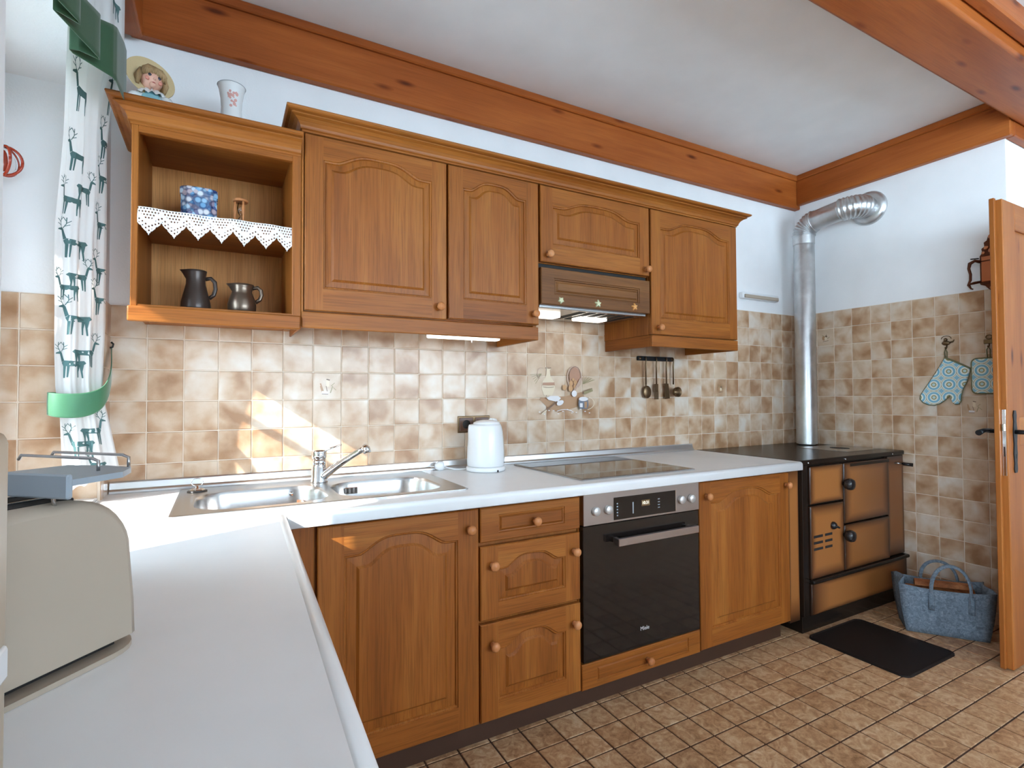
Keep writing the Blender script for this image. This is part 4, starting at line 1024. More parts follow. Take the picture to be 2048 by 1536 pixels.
# outline (y, z): cuff edge at upper right, thumb pointing down, fingers down left (towards the stove)
mo_ = [(-0.832, 1.332), (-0.870, 1.312), (-0.905, 1.292), (-0.940, 1.270), (-0.932, 1.235), (-0.922, 1.200), (-0.906, 1.165), (-0.898, 1.130), (-0.896, 1.104), (-0.888, 1.088), (-0.874, 1.086), (-0.864, 1.094), (-0.858, 1.118), (-0.851, 1.138), (-0.846, 1.128), (-0.828, 1.108), (-0.806, 1.090), (-0.780, 1.080), (-0.752, 1.082), (-0.728, 1.094), (-0.714, 1.112), (-0.716, 1.132), (-0.732, 1.160), (-0.754, 1.195), (-0.776, 1.232), (-0.798, 1.270), (-0.818, 1.306)]
quilted(mo_, 'mitt', mt)
edge_tube([(XM-0.008, y, z) for y, z in mo_[:4]], 'cuff_binding', mt, 0.0045)
edge_tube([(XM-0.002, y, z) for y, z in mo_[3:]+mo_[:1]], 'seam_binding', mt)
edge_tube([(XM-0.006, -0.834, 1.333), (XM-0.006, -0.831, 1.360), (XM-0.006, -0.836, 1.380), (XM-0.006, -0.843, 1.360), (XM-0.006, -0.842, 1.330)], 'hanging_loop', mt, 0.0028)
ph = thing('pot_holder', 'square blue patterned pot holder with green binding hanging by the door', 'pot holder', (XM, -1.02, 1.335))
po = rrect(-1.105, -0.944, 1.142, 1.318, 0.022, 5)
quilted(po, 'pad', ph, 0.010)
edge_tube([(XM-0.003, y, z) for y, z in po+po[:1]], 'binding', ph, 0.0042)
edge_tube([(XM-0.006, -1.009, 1.319), (XM-0.006, -1.007, 1.36), (XM-0.006, -1.014, 1.374), (XM-0.006, -1.021, 1.36), (XM-0.006, -1.020, 1.319)], 'hanging_loop', ph, 0.003)

# copper wall lantern half hidden by the door
cl = thing('wall_lantern', 'ornate copper wall lantern with mirror panel above the tiles by the door', 'lantern', (XR-0.03, -1.03, 1.65))
X = XR-0.012
pts = [(-0.985, 1.690), (-0.985, 1.835), (-0.995, 1.850), (-0.992, 1.870), (-1.004, 1.880), (-1.002, 1.900), (-1.014, 1.908), (-1.020, 1.930), (-1.032, 1.944), (-1.044, 1.930), (-1.050, 1.908), (-1.062, 1.900), (-1.060, 1.880), (-1.072, 1.870), (-1.069, 1.850), (-1.079, 1.835), (-1.079, 1.690), (-1.06, 1.682), (-1.045, 1.662), (-1.032, 1.652), (-1.019, 1.662), (-1.004, 1.682)]
B().mat(M['copper_dark']).poly([(X, y, z) for y, z in pts], (0.0115, 0, 0)).build('back_plate', None, cl)
B().mat(M['copper']).box(X-0.006, X, -1.072, -0.992, 1.702, 1.830, 0.002).build('mirror_panel', None, cl)
for z in (1.696, 1.806): B().mat(M['copper_dark']).box(X-0.008, X, -1.078, -0.986, z-0.003, z+0.003).build('cross_bar', None, cl)
for y, z, r in ((-1.032, 1.925, 0.012), (-1.012, 1.872, 0.010), (-1.052, 1.872, 0.010), (-1.032, 1.855, 0.013), (-1.000, 1.848, 0.008), (-1.032, 1.668, 0.010)):
    B().mat(M['copper']).sphere((X-0.003, y, z), r, 12, 0.5, 1, 1).build('ornament', None, cl)
b = B().mat(M['copper_dark']); b.tube([(X-0.006, -0.988, 1.805), (X-0.02, -0.972, 1.812), (X-0.03, -0.955, 1.800), (X-0.032, -0.951, 1.775), (X-0.03, -0.957, 1.745), (X-0.03, -0.956, 1.715), (X-0.03, -0.948, 1.696), (X-0.022, -0.968, 1.700), (X-0.006, -0.988, 1.704)], [0.008, 0.007, 0.009, 0.006, 0.006, 0.006, 0.009, 0.007, 0.006], 10)
b.tube([(X-0.03, -0.948, 1.694), (X-0.03, -0.958, 1.672), (X-0.03, -0.966, 1.668)], [0.007, 0.004, 0.003], 8); b.build('bracket', None, cl)
B().mat(M['black_iron']).tube([(X-0.012, -0.985, 1.822), (X-0.03, -0.958, 1.822)], 0.003, 8).build('pin', None, cl)

# ------------------------------------------------------------------ utensils on the back wall
rk = thing('utensil_rail', 'short dark metal rail on the tiles under the end wall cabinet', 'rail', (2.42, -0.01, 1.345))
b = B().mat(M['black_iron']); b.box(2.288, 2.545, -0.022, -0.0072, 1.328, 1.352, 0.003, 2); b.build('bar', None, rk)
for x in (2.300, 2.533): B().mat(M['brass']).lathe([(0.008, 0), (0.008, -0.004), (0.0001, -0.006)], (x, -0.0215, 1.340), 14, 'y').build('screw', None, rk)
UT = []
def utensil(x, label, head):
    t = thing('kitchen_utensil', label, 'utensil', (x, -0.03, 1.13), 'utensils on the wall rail')
    b = B().mat(M['brass']); b.tube([(x, -0.022, 1.341), (x, -0.032, 1.345), (x, -0.034, 1.335), (x, -0.030, 1.30), (x, -0.030, 1.20)], [0.0025, 0.0028, 0.003, 0.0042, 0.0042], 8); b.build('handle', None, t)
    b = B().mat(M['brass']); head(b); b.build('head', None, t)
def spoon(x): return lambda b: (b.tube([(x, -0.030, 1.205), (x, -0.030, 1.185)], 0.004, 8), b.sphere((x+0.012, -0.026, 1.158), 0.030, 16, 1.0, 0.28, 1.15))
def fork(x):
    def f(b):
        b.box(x-0.013, x+0.013, -0.031, -0.028, 1.160, 1.202, 0.001)
        for k in range(3): b.box(x-0.013+0.010*k, x-0.007+0.010*k, -0.031, -0.028, 1.118, 1.162)
    return f
def turner(x): return lambda b: b.poly([(x-0.016, -0.031, 1.205), (x+0.014, -0.031, 1.205), (x+0.028, -0.027, 1.122), (x-0.006, -0.027, 1.120)], (0, 0.0025, 0))
def ladle(x): return lambda b: b.lathe([(0.0001, 0.016), (0.014, 0.013), (0.022, 0.005), (0.027, -0.006), (0.028, -0.018), (0.026, -0.018), (0.020, 0.002), (0.0001, 0.012)], (x+0.010, -0.038, 1.158), 20, 'y')
utensil(2.332, 'brass spoon hanging from the wall rail', spoon(2.332)); utensil(2.408, 'brass meat fork hanging from the wall rail', fork(2.408))
utensil(2.482, 'brass slotted turner hanging from the wall rail', turner(2.482)); utensil(2.556-0.022, 'brass ladle with round bowl hanging from the wall rail', ladle(2.534))

# socket and kettle
so_ = thing('wall_socket', 'brown framed wall socket on the tiles behind the kettle', 'socket', (1.286, -0.008, 1.015))
B().mat(M['brass']).box(1.246, 1.404, -0.0125, -0.0072, 0.978, 1.052, 0.004, 3).build('frame', None, so_)
for x in (1.286, 1.364):
    p_ = B().mat(M['brown_plastic']).box(x-0.033, x+0.033, -0.017, -0.012, 0.985, 1.045, 0.003, 2).build('plate', None, so_)
    B().mat(M['dark']).lathe([(0.019, 0), (0.019, -0.0006), (0.0001, -0.0006)], (x, -0.0168, 1.015), 24, 'y').build('contact_well', None, p_)
kt = thing('kettle', 'white plastic electric kettle with grey water window on its base', 'kettle', (1.322, -0.150, ZC))
kx, ky = 1.316, -0.150
B().mat(M['white_plastic']).lathe([(0.080, 0.001), (0.083, 0.006), (0.083, 0.016), (0.080, 0.020), (0.0001, 0.020)], (kx, ky, ZC), 48).build('base', None, kt)
b = B().mat(M['white_plastic'])
rings = []
for r, h in ((0.076, 0.021), (0.079, 0.026), (0.0795, 0.05), (0.0785, 0.09), (0.076, 0.13), (0.072, 0.165), (0.067, 0.188), (0.063, 0.196)):
    ring = []
    for i in range(48):
        a = 2*PI*i/48; k = 1.0
        if h > 0.13:
            da = math.atan2(math.sin(a-PI), math.cos(a-PI)); k += 0.22*math.exp(-(da/0.30)**2)*((h-0.13)/0.066)
        ring.append((kx+r*k*math.cos(a), ky+r*math.sin(a), ZC+h))
    rings.append(ring)
b.loft(rings, True, True, True, True); kb = b.build('body', None, kt)
B().mat(M['white_plastic']).lathe([(0.058, 0.1955), (0.056, 0.203), (0.042, 0.210), (0.02, 0.214), (0.0001, 0.2145)], (kx+0.004, ky, ZC), 36).build('lid', None, kt)
b = B().mat(M['white_plastic']); ca, sa = math.cos(0.62), math.sin(0.62); b.tube([(kx+r_*ca, ky+r_*sa, ZC+h_) for r_, h_ in ((0.045, 0.203), (0.078, 0.200), (0.098, 0.180), (0.106, 0.135), (0.101, 0.085), (0.080, 0.050))], [0.013, 0.015, 0.014, 0.013, 0.013, 0.011], 12, True, 1.3); b.build('handle', None, kt)
b = B().mat(M['beige_plastic'])
ang = -0.62
for side in (0,):
    rr = [(0.0795, 0.055), (0.0785, 0.09), (0.076, 0.13), (0.0735, 0.152)]
    def kp(r, h, a): return (kx+r*math.cos(a), ky+r*math.sin(a), ZC+h)
    b.loft([[kp(r+0.001, h, ang-w_), kp(r+0.001, h, ang+w_), kp(r-0.004, h, ang+w_), kp(r-0.004, h, ang-w_)] for (r, h), w_ in zip([(0.0795, 0.050)]+rr+[(0.0728, 0.158)], (0.03, 0.085, 0.085, 0.085, 0.07, 0.03))], True, True, True, True)
b.build('water_window', None, kb)
B().mat(M['dark']).box(kx+0.012, kx+0.018, ky-0.0845, ky-0.0822, ZC+0.002, ZC+0.010).build('cable_notch', None, kt)
B().mat(M['black_plastic']).box(-0.009, 0.009, -0.0004, 0.0004, -0.0015, 0.0015).build('lettering', None, kb, Matrix.Translation((kx+0.0620, ky-0.0497, ZC+0.036)) @ Matrix.Rotation(0.895, 4, 'Z'))
pg = thing('power_plug', 'white mains plug and cable lying on the worktop beside the kettle', 'plug', (1.145, -0.052, ZC))
b = B().mat(M['white_plastic']); b.lathe([(0.0001, -0.024), (0.011, -0.022), (0.019, -0.008), (0.020, 0.004), (0.018, 0.012), (0.0001, 0.013)], (1.145, -0.060, ZC+0.0205), 20, 'x'); b.build('plug', None, pg)
B().mat(M['chrome']).tube([(1.119, -0.068, ZC+0.0205), (1.100, -0.068, ZC+0.0205)], 0.0024, 8).build('pin', None, pg); B().mat(M['chrome']).tube([(1.119, -0.052, ZC+0.0205), (1.100, -0.052, ZC+0.0205)], 0.0024, 8).build('pin', None, pg)
B().mat(M['white_plastic']).tube([(1.157, -0.060, ZC+0.020), (1.175, -0.062, ZC+0.012), (1.20, -0.072, ZC+0.0045), (1.23, -0.085, ZC+0.0035), (1.2452, -0.100, ZC+0.006)], 0.0034, 8).build('cable', None, pg)

# ------------------------------------------------------------------ on the shelf unit
def jug(name, label, x, y, z, prof, sx, handle_pts, m, lip):
    t = thing(name, label, 'jug', (x, y, z))
    b = B().mat(m); n = 40; rings = []; H_ = prof[-1][1]
    inner = [(max(r-0.003, 0.001), h) for r, h in reversed(prof)]
    for idx, (r, h) in enumerate(list(prof)+inner[:-1]):
        ring = []
        for i in range(n):
            a = 2*PI*i/n; da = math.atan2(math.sin(a-PI), math.cos(a-PI)); k = 1+lip*math.exp(-(da/0.35)**2)*max(0, (h/H_-0.78)/0.22)
            ring.append((x+r*k*math.cos(a), y+r*math.sin(a), z+h))
        rings.append(ring)
    b.loft(rings, True, True, True, True); b.build('body', None, t)
    b = B().mat(m); b.tube([(x+p, y, z+q) for p, q in handle_pts], 0.0048, 12, True, 1.3); b.build('handle', None, t)
jz = 1.4095
jug('clay_jug', 'tall dark matt jug on the open shelf floor', 0.256, -0.215, jz, [(0.033, 0), (0.040, 0.004), (0.0425, 0.018), (0.041, 0.036), (0.034, 0.066), (0.028, 0.092), (0.0265, 0.108), (0.029, 0.128), (0.031, 0.136)], 1, [(0.026, 0.112), (0.042, 0.116), (0.053, 0.104), (0.055, 0.082), (0.050, 0.062), (0.037, 0.050)], M['clay'], 0.45)
jug('pewter_jug', 'squat shiny brown metallic jug on the open shelf floor', 0.388, -0.215, jz, [(0.030, 0), (0.037, 0.005), (0.042, 0.020), (0.043, 0.036), (0.039, 0.055), (0.033, 0.070), (0.030, 0.080), (0.032, 0.094), (0.035, 0.104)], 1, [(0.030, 0.094), (0.046, 0.099), (0.057, 0.090), (0.059, 0.074), (0.053, 0.058), (0.040, 0.048)], M['pewter'], 0.35)
tn = thing('storage_tin', 'blue and white patterned octagonal tin on the lace edged shelf', 'tin', (0.263, -0.20, 1.6885))
def octo(x, y, rx, ry, z, c=0.35): return [(x+sx*a, y+sy*b_, z) for sx, sy, a, b_ in ((1, -1, rx, ry*(1-c)), (1, 1, rx, ry*(1-c)), (1, 1, rx*(1-c), ry), (-1, 1, rx*(1-c), ry), (-1, 1, rx, ry*(1-c)), (-1, -1, rx, ry*(1-c)), (-1, -1, rx*(1-c), ry), (1, -1, rx*(1-c), ry))]
b = B().mat(M['tin']); b.loft([octo(0.263, -0.20, 0.050, 0.038, 1.689), octo(0.263, -0.20, 0.050, 0.038, 1.786)], True, True, True, False); b.build('body', None, tn)
b = B().mat(M['tin']); b.loft([octo(0.263, -0.20, 0.0525, 0.0405, 1.784), octo(0.263, -0.20, 0.0525, 0.0405, 1.806), octo(0.263, -0.20, 0.048, 0.036, 1.811)], True, True, True, False); b.build('lid', None, tn)
hg = thing('hourglass', 'small wooden hourglass with white sand on the lace edged shelf', 'hourglass', (0.382, -0.20, 1.6885))
for z0 in (1.689, 1.793): B().mat(M['turned']).lathe([(0.021, 0), (0.0235, 0.003), (0.0235, 0.007), (0.020, 0.010), (0.0001, 0.010)], (0.382, -0.20, z0), 28).build('end_plate', None, hg)
for k in range(3):
    a = 2*PI*k/3-PI/2+0.5
    B().mat(M['turned']).lathe([(0.0035, 0), (0.005, 0.015), (0.0035, 0.030), (0.0035, 0.05), (0.0055, 0.068), (0.0035, 0.085), (0.0035, 0.0945)], (0.382+0.0165*math.cos(a), -0.20+0.0165*math.sin(a), 1.6985), 12).build('post', None, hg)
B().mat(M['glass']).lathe([(0.008, 0), (0.0105, 0.02), (0.008, 0.036), (0.0016, 0.047), (0.008, 0.058), (0.0105, 0.074), (0.008, 0.0945)], (0.382, -0.20, 1.6988), 20).build('glass_bulb', None, hg)
B().mat(M['sand']).lathe([(0.0075, 0), (0.0095, 0.018), (0.0085, 0.026), (0.0001, 0.030)], (0.382, -0.20, 1.6990), 16).build('sand', None, hg)

# vase and doll on top of the shelf unit
vz = 1.9728
va = thing('vase', 'white porcelain vase with pink flower print on top of the shelf unit', 'vase', (0.353, -0.200, vz))
b = B().mat(M['porcelain']); b.lathe([(0.030, 0), (0.033, 0.004), (0.034, 0.03), (0.0325, 0.09), (0.031, 0.13), (0.033, 0.160), (0.038, 0.190), (0.0425, 0.204), (0.041, 0.206), (0.034, 0.185), (0.029, 0.150), (0.029, 0.02), (0.0001, 0.015)], (0.353, -0.200, vz), 48); vb = b.build('body', None, va)
B().mat(M['grey_plastic']).tube([(0.353+0.0427*math.cos(2*PI*i/40), -0.20+0.0427*math.sin(2*PI*i/40), vz+0.2035) for i in range(41)], 0.0006, 6).build('rim_line', None, va)
b = B().mat(M['pink'])
random.seed(3)
for k in range(26):
    a = -PI/2+0.10+random.uniform(-0.42, 0.42); h = 0.152+random.uniform(-0.026, 0.022); r = 0.0336+max(0, h-0.15)*0.12
    rr = random.uniform(0.0025, 0.0055); vs = []
    for i in range(7):
        q = 2*PI*i/7; aa, hh = a+rr*math.cos(q)/r, h+rr*math.sin(q)
        prof_r = interp([(0.09, 0.0325), (0.13, 0.031), (0.160, 0.033), (0.190, 0.038)], hh)+0.0006
        vs.append(b.v((0.353+prof_r*math.cos(aa), -0.20+prof_r*math.sin(aa), vz+hh)))
    b.face(vs)
b.build('flower_print', None, vb)

dl = thing('doll', 'porcelain doll in straw hat and teal dress sitting on the shelf unit', 'doll', (0.130, -0.185, vz))
dx, dy_, hz = 0.130, -0.190, 2.128
body = B().mat(M['teal'])
body.lathe([(0.048, 0), (0.050, 0.01), (0.044, 0.05), (0.034, 0.085), (0.030, 0.108), (0.022, 0.124), (0.010, 0.132), (0.010, 0.15)], (dx, dy_, vz), 28, 'z', True, True, 1.0, 0.8); bd = body.build('dress', None, dl)
for s in (-1, 1): B().mat(M['porcelain']).tube([(dx+s*0.022, dy_, vz+0.114), (dx+s*0.042, dy_-0.004, vz+0.104), (dx+s*0.054, dy_-0.018, vz+0.08), (dx+s*0.050, dy_-0.036, vz+0.058)], [0.012, 0.018, 0.016, 0.009], 14).build('sleeve', None, dl)
b = B().mat(M['porcelain']); ringc = []
for r, h in ((0.012, 0.134), (0.030, 0.128), (0.040, 0.116)):
    ringc.append([(dx+(r+0.003*math.sin(i*1.57))*math.cos(2*PI*i/48), dy_+0.85*(r+0.003*math.sin(i*1.57))*math.sin(2*PI*i/48), vz+h+0.003*math.sin(i*1.57)) for i in range(48)])
b.loft(ringc, True, False, False, True); b.build('ruffled_collar', None, dl)
head = B().mat(M['skin']); tilt = Matrix.Translation((dx, dy_-0.004, hz+0.012)) @ Matrix.Rotation(math.radians(22), 4, 'Z') @ Matrix.Rotation(math.radians(4), 4, 'X') @ Matrix.Rotation(math.radians(6), 4, 'Y')
head.sphere((0, 0, 0), 0.033, 24, 0.93, 0.95, 1.06); head.sphere((0, -0.031, -0.006), 0.0042, 10); head.sphere((0, -0.022, -0.022), 0.010, 12)
for s in (-1, 1): head.sphere((s*0.031, 0.002, -0.004), 0.006, 10, 0.5, 1, 1.3)
hobj = head.build('head', None, dl, tilt)
for s in (-1, 1): B().mat(M['eye']).sphere((s*0.0125, -0.0280, 0.003), 0.0045, 12, 1.15, 0.6, 1).build('eye', None, hobj, tilt)
for s in (-1, 1): B().mat(M['cheek']).sphere((s*0.017, -0.0250, -0.0095), 0.0065, 12, 1, 0.5, 0.9).build('cheek', None, hobj, tilt)
B().mat(M['lip']).sphere((0, -0.0300, -0.0170), 0.0036, 10, 1.3, 0.6, 0.6).build('mouth', None, hobj, tilt)
b = B().mat(M['hair'])
b.sphere((0, 0.008, 0.006), 0.037, 20, 1.02, 0.88, 1.02)
random.seed(5)
for k in range(15):
    t_ = -1+2*k/14; b.tube([(t_*0.016, -0.020, 0.032), (t_*0.030, -0.030+0.008*abs(t_), 0.022-0.004*abs(t_)), (t_*0.033+random.uniform(-.003, .003), -0.0305+0.013*abs(t_), 0.010-0.012*abs(t_))], [0.006, 0.0055, 0.002], 8)
for s in (-1, 1):
    for k in range(4): b.tube([(s*0.030, -0.006+0.008*k, 0.018), (s*0.037, -0.012+0.008*k, -0.004), (s*(0.036-0.002*k), -0.010+0.008*k, -0.030)], [0.008, 0.009, 0.004], 8)
b.build('hair', None, dl, tilt)
b = B().mat(M['straw'])
hatm = tilt @ Matrix.Translation((0, 0.016, 0.012)) @ Matrix.Rotation(math.radians(72), 4, 'X')
b.lathe([(0.068, 0.004), (0.0695, 0.002), (0.066, -0.001), (0.040, -0.003), (0.036, -0.012), (0.032, -0.026), (0.018, -0.034), (0.0001, -0.035)], (0, 0, 0), 40, 'z', False); b.lathe([(0.0685, 0.004), (0.052, 0.003), (0.036, 0.0)], (0, 0, 0), 40, 'z', False); b.build('straw_hat', None, dl, hatm)

# ------------------------------------------------------------------ curtain
CL = [(2.46, .018), (2.30, .018), (2.12, .010), (2.07, .000), (1.852, -.052), (1.634, -.090), (1.42, -.093), (1.277, -.096), (1.171, -.094), (1.092, -.082), (.872, -.070)]
CLY = [(2.46, -.645), (2.12, -.625), (2.07, -.580), (1.852, -.360), (1.634, -.252), (1.55, -.247), (1.42, -.228), (1.277, -.207), (1.171, -.198), (1.092, -.205), (.872, -.215)]
CRY = [(2.34, -.300), (2.10, -.300), (2.02, -.220), (1.91, -.160), (1.676, -.151), (.9, -.151)]
CR = [(2.34, .072), (2.10, .072), (2.02, .030), (1.91, .012), (1.676, .013), (1.365, .014), (1.195, .009), (1.134, .013), (1.088, .023), (.916, .055)]
def curt(u, z):
    a = Vector((interp(CL, z), interp(CLY, z), z)); c = Vector((interp(CR, z), interp(CRY, z), z)); p = a.lerp(c, u)
    d = (c-a); d.z = 0; n = Vector((d.y, -d.x, 0)).normalized()
    k = min(1.0, 0.12/d.length)
    p += n*(0.0045*math.sin(2*PI*(u*3.1+0.30+0.05*math.sin(z*3.0)))+0.0015*math.sin(2*PI*u*7.3+z*2)+0.014*k*math.sin(PI*u))
    return p, n
ct = thing('curtain', 'white tied-back curtain printed with green deer hanging in the window niche', 'curtain', (-0.03, -0.20, 0.87))
b = B().mat(M['linen']); NU, NV = 120, 110
def bz(u): return 0.868+0.045*u+0.004*math.sin(u*31)
grid = [[b.v(curt(i/NU, lerp(bz(i/NU), 2.335, (j/NV)))[0]) for i in range(NU+1)] for j in range(NV+1)]
for j in range(NV):
    for i in range(NU): b.face([grid[j][i], grid[j][i+1], grid[j+1][i+1], grid[j+1][i]], True)
cp = b.build('cloth', None, ct)
DEER = [[(-.24, .18), (-.30, .10), (-.26, -.02), (.20, .00), (.30, .06), (.28, .18), (.05, .16)],             # trunk
        [(-.30, .12), (-.24, .18), (-.30, .44), (-.36, .42)], [(-.30, .44), (-.34, .50), (-.46, .44), (-.47, .40), (-.36, .40)],    # neck, head
        [(-.26, .00), (-.20, .00), (-.22, -.42), (-.26, -.42)], [(-.18, .00), (-.12, .00), (-.16, -.40), (-.19, -.40)],
        [(.16, .02), (.28, .06), (.24, -.18), (.26, -.42), (.22, -.42), (.19, -.18)], [(.10, .00), (.18, .02), (.14, -.20), (.14, -.40), (.11, -.40), (.10, -.18)], [(.28, .18), (.34, .10), (.30, .06)]]
def dstroke(p, q, w_=0.018): return strk(p, q, w_)
for s in ((-.31, .48), (-.35, .48)):
    x0 = s[0]; k = 1 if s[0] > -.33 else -1
    DEER += [dstroke((x0, .48), (x0+k*.06, .62)), dstroke((x0+k*.06, .62), (x0+k*.05, .80)), dstroke((x0+k*.02, .54), (x0+k*.13, .60)), dstroke((x0+k*.06, .64), (x0+k*.15, .72)), dstroke((x0+k*.05, .70), (x0-k*.02, .80))]
def deer(u, z, size, flip=1):
    b = B().mat(M['deer']); bm = b.bm
    for pl_ in DEER:
        vs = [bm.verts.new((x, y, 0)) for x, y in pl_]
        try: bm.faces.new(vs)
        except ValueError: pass
    bmesh.ops.triangulate(bm, faces=bm.faces[:])
    long_ = [e for e in bm.edges if e.calc_length() > 0.10]
    bmesh.ops.subdivide_edges(bm, edges=long_, cuts=2, use_grid_fill=True)
    bmesh.ops.triangulate(bm, faces=bm.faces[:])
    gone = []
    for v in bm.verts:
        zz = z+v.co.y*size; ln = max(0.10, math.hypot(interp(CR, zz)-interp(CL, zz), interp(CRY, zz)-interp(CLY, zz))); uu = u+flip*v.co.x*size/ln
        if not 0.004 <= uu <= 0.997 or zz < bz(uu)+0.002: gone.append(v); continue
        p, n = curt(uu, zz); v.co = p+n*0.0012
    bmesh.ops.delete(bm, geom=gone, context='VERTS')
    if len(bm.faces): b.build('deer_print', None, cp)
    else: bm.free()
for u, z, s, fl_ in ((0.30, 1.955, .085, 1), (0.30, 1.815, .082, 1), (0.44, 1.740, .080, -1), (0.26, 1.700, .080, 1), (0.36, 1.585, .092, 1), (0.40, 1.490, .080, -1), (0.26, 1.455, .075, 1), (0.42, 1.365, .095, 1), (0.56, 1.268, .085, -1), (0.36, 1.235, .085, 1), (0.58, 1.035, .085, -1), (0.38, 0.998, .085, 1), (0.62, 0.935, .065, 1),
                     (0.965, 2.02, .085, 1), (0.955, 1.905, .09, 1), (0.96, 1.80, .09, 1), (0.96, 1.66, .09, 1), (0.965, 1.52, .09, 1), (0.96, 1.43, .09, 1), (0.80, 2.24, .08, 1)):
    deer(u, z, s, fl_)
# tie-back band
tb = thing('curtain_tieback', 'pale green cloth tie-back holding the deer curtain to a hook', 'tie-back', (-0.03, -0.21, 1.10))
b = B().mat(M['green_light'])
path = [((-0.090, -0.170, 1.128), .060), ((-0.106, -0.190, 1.127), .062), ((-0.108, -0.215, 1.125), .064), ((-0.085, -0.232, 1.120), .068), ((-0.050, -0.230, 1.117), .070), ((-0.018, -0.216, 1.120), .070), ((0.008, -0.200, 1.132), .066), ((0.022, -0.180, 1.152), .060), ((0.027, -0.145, 1.190), .050), ((0.022, -0.095, 1.235), .038), ((0.014, -0.048, 1.275), .024), ((0.010, -0.018, 1.300), .014)]
rows = []
for (p, wd_) in path:
    p = Vector(p); rows.append([p+Vector((0, -0.003*math.cos(q*PI*0.5), q*wd_/2)) for q in (-1, -0.5, 0, 0.5, 1)])
R_ = [[b.v(p) for p in r] for r in rows]
for a, c in zip(R_, R_[1:]):
    for i in range(4): b.face([a[i], a[i+1], c[i+1], c[i]], True)
o = b.build('band', None, tb); sm = o.modifiers.new('sub', 'SUBSURF'); sm.levels = sm.render_levels = 2; sm = o.modifiers.new('thick', 'SOLIDIFY'); sm.thickness = 0.003
b = B().mat(M['black_iron']); b.tube([(0.0072, -0.020, 1.305), (0.014, -0.020, 1.308), (0.016, -0.020, 1.318), (0.010, -0.020, 1.324)], 0.003, 8); b.build('hook', None, tb)
# pelmet swag
vl = thing('curtain_pelmet', 'dark green velvet pelmet falling in stacked folds over the deer curtain', 'pelmet', (0.04, -0.5, 1.955))
zig = [((.076, -.275), 2.00), ((.084, -.330), 1.985), ((.088, -.400), 1.968), ((.088, -.515), 1.955), ((.083, -.532), 1.955), ((.016, -.590), 1.962), ((.012, -.602), 1.963), ((.030, -.606), 1.963), ((.066, -.588), 1.962), ((.066, -.600), 1.962), ((.016, -.730), 1.968), ((.012, -.742), 1.968), ((.050, -.705), 1.97), ((.050, -.718), 1.97), ((.014, -.815), 1.97), ((.012, -.828), 1.97), ((.050, -.795), 1.97), ((.050, -.808), 1.97), ((.014, -.905), 1.97), ((.012, -.918), 1.97), ((.05, -.89), 1.97), ((.05, -.97), 1.97)]
def cat(pts, n=6):
    out = []
    for i in range(len(pts)-1):
        p0, p1, p2, p3 = pts[max(i-1, 0)], pts[i], pts[i+1], pts[min(i+2, len(pts)-1)]
        for k in range(n):
            t = k/n; out.append(p1.lerp(p2, t*t*(3-2*t)*0.35+t*0.65))
    out.append(pts[-1]); return out
zz_ = cat([Vector((p[0], p[1], z)) for p, z in zig])
b = B().mat(M['green']); cols = []
for p in zz_: cols.append([b.v((p.x, p.y, lerp(p.z, interp([(-0.97, 2.05), (-0.60, 2.07), (-0.50, 2.10), (-0.225, 2.165)], p.y), k/8))) for k in range(9)])
for a, c in zip(cols, cols[1:]):
    for k in range(8): b.face([a[k], c[k], c[k+1], a[k+1]], True)
o = b.build('swag', None, vl); sm = o.modifiers.new('thick', 'SOLIDIFY'); sm.thickness = 0.0022
cr = thing('curtain_rod', 'slim wooden curtain rod under the ceiling board above the window', 'curtain rod', (0.048, -0.64, 2.335))
B().mat(M['pine']).tube([(0.048, -0.275, 2.340), (0.048, -1.02, 2.340)], 0.0095, 12).build('rod', None, cr)
for y_ in (-0.285, -1.01): B().mat(M['black_iron']).box(0.040, 0.056, y_-0.005, y_+0.005, 2.343, 2.3525).build('bracket', None, cr)
# hanging ornament in the window
on = thing('window_ornament', 'round red glass ornament with white loops hanging in the window', 'ornament', (-0.208, -0.25, 1.76))
oc = Vector((-0.199, -0.25, 1.793)); orr = 0.040
def ring(b, R3, r, wd_): b.tube([oc+R3 @ Vector((r*math.cos(2*PI*i/36), r*math.sin(2*PI*i/36), 0)) for i in range(37)], wd_, 10)
from mathutils import Euler
b = B().mat(M['red_glass'])
for e in ((90, 0, 0), (90, 0, 55), (90, 0, -55)): ring(b, Euler([math.radians(q) for q in e]).to_matrix(), orr, 0.0035)
b.build('rings', None, on)
b = B().mat(M['white_plastic']); ring(b, Euler((PI/2, 0.3, 0.9)).to_matrix(), orr*0.86, 0.002); b.build('loop', None, on)
b = B().mat(M['red_glass']); b.sphere(oc, 0.016, 16, 0.6, 0.6, 1.9); b.build('drop', None, on)
B().mat(M['white_plastic']).tube([oc+Vector((0, 0, orr)), Vector((oc.x, oc.y, WZ1))], 0.0007, 6).build('thread', None, on)

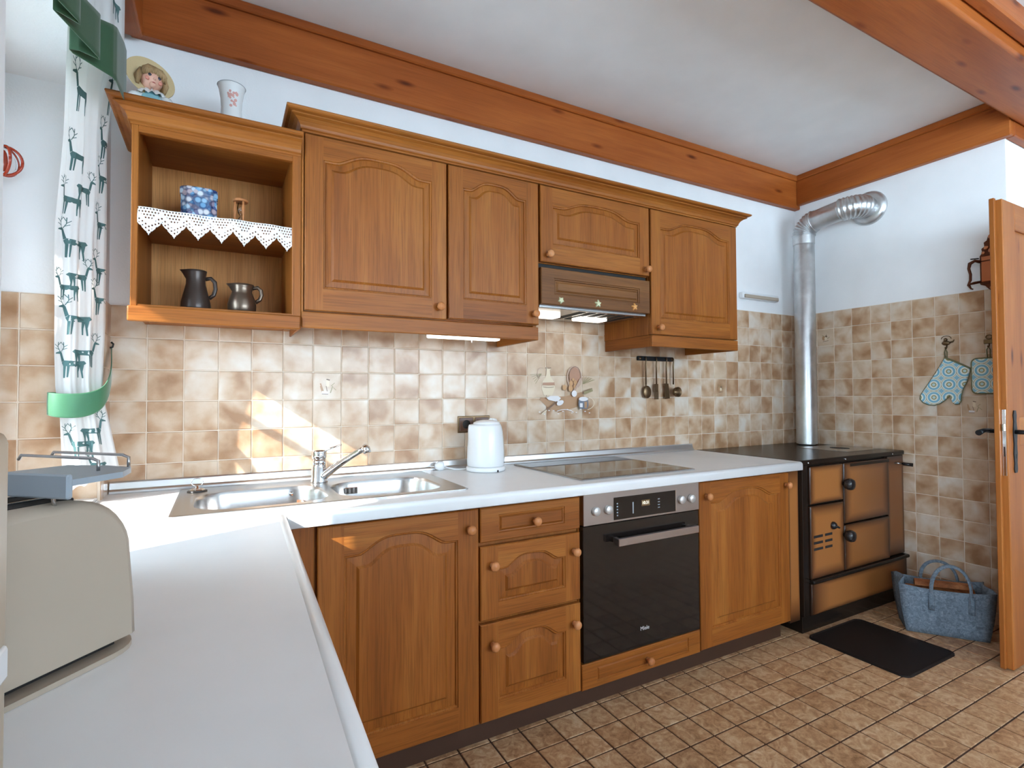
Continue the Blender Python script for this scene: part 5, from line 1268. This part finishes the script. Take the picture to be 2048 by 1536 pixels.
# ------------------------------------------------------------------ toaster and appliance on the window arm
to = thing('toaster', 'large cream toaster with grey bun rack on the window arm of the worktop', 'toaster', (0.08, -1.42, ZC))
TO = Matrix(((0.67, -0.742, 0, 0.240), (0.742, 0.67, 0, -1.346), (0, 0, 1, ZC), (0, 0, 0, 1)))
def tprof(ins):
    L_, Hh_, r = 0.215, 0.196, 0.072; pts = [(0.0-ins, 0.017), (-0.002-ins, 0.06), (-0.008-ins, 0.122)]
    for i in range(1, 9):
        a = PI/2*i/9; pts.append((-0.008-r+(r-ins)*math.cos(a), 0.124+(r-ins)*math.sin(a)))
    pts.append((-0.080, Hh_-ins)); pts.append((-L_+0.08, Hh_-ins))
    for i in range(1, 9):
        a = PI/2+PI/2*i/9; pts.append((-L_+0.008+r+(r-ins)*math.cos(a), 0.124+(r-ins)*math.sin(a)))
    pts += [(-L_+0.008+ins, 0.122), (-L_+0.002+ins, 0.06), (-L_+ins, 0.017)]
    return pts
b = B().mat(M['cream_plastic'])
b.loft([[(a, d, z) for a, z in tprof(i_)] for d, i_ in ((0.0, 0.010), (0.003, 0.004), (0.010, 0.0), (0.112, 0.0), (0.119, 0.004), (0.122, 0.010))], True, True, True, True)
tbody = b.build('body', None, to, TO)
for p in tbody.data.polygons:
    if len(p.vertices) > 8: p.use_smooth = False
B().mat(M['dark']).box(-0.190, -0.020, 0.016, 0.106, 0.006, 0.0175).build('gap', None, to, TO)
b = B().mat(M['cream_plastic']); tr_ = rrect(-0.222, 0.010, -0.008, 0.126, 0.05, 6); b.loft([[(x, y, 0.0004) for x, y in tr_], [(x, y, 0.0065) for x, y in tr_]], True, True, True, False); b.build('crumb_tray', None, to, TO)
for d0 in (0.028, 0.072):
    B().mat(M['dark']).box(-0.18, -0.062, d0, d0+0.026, 0.180, 0.1968, 0.001).build('slot', None, tbody, TO)
    B().mat(M['chrome']).box(-0.18, -0.062, d0+0.0265, d0+0.030, 0.185, 0.1985, 0.001).build('slot_guard', None, tbody, TO)
rk = B().mat(M['grey_plastic']); rk.poly([(-0.105, -0.022, 0.219), (-0.04, -0.018, 0.219), (-0.005, 0.01, 0.219), (0.004, 0.06, 0.219), (-0.005, 0.115, 0.219), (-0.105, 0.125, 0.219)], (0, 0, 0.007)); rk.box(-0.109, -0.102, -0.024, 0.127, 0.205, 0.232, 0.002)
rb = rk.build('bun_rack', None, to, TO)
for d in (-0.005, 0.115):
    B().mat(M['steel']).tube([(-0.104, d if d > 0.05 else 0.004, 0.21), (-0.095, d if d > 0.05 else 0.012, 0.19)], 0.0022, 8).build('leg', None, rb, TO)
for a in (-0.04, 0.0):
    B().mat(M['steel']).tube([(a, 0.02, 0.224), (a, 0.02, 0.238), (a, 0.03, 0.241), (a+0.01, 0.16, 0.241), (a+0.01, 0.165, 0.235)], 0.002, 8).build('wire', None, rb, TO)
# tall appliance whose pale edge stands at the picture border
ap = thing('kitchen_appliance', 'tall beige appliance with pale rounded edge standing before the toaster', 'appliance', (0.11, -1.72, ZC))
b = B().mat(M['beige_plastic']); b.box(0.010, 0.196, -1.80, -1.66, ZC+0.0005, 1.118, 0.010, 4); b.build('body', None, ap)
b = B().mat(M['cream_plastic']); b.box(0.012, 0.199, -1.803, -1.795, ZC+0.012, 1.122, 0.004, 3); b.build('front_frame', None, ap)
b = B().mat(M['white_plastic']); b.box(0.02, 0.1985, -1.79, -1.67, 0.94, 0.965, 0.003, 2); b.build('band', None, ap)
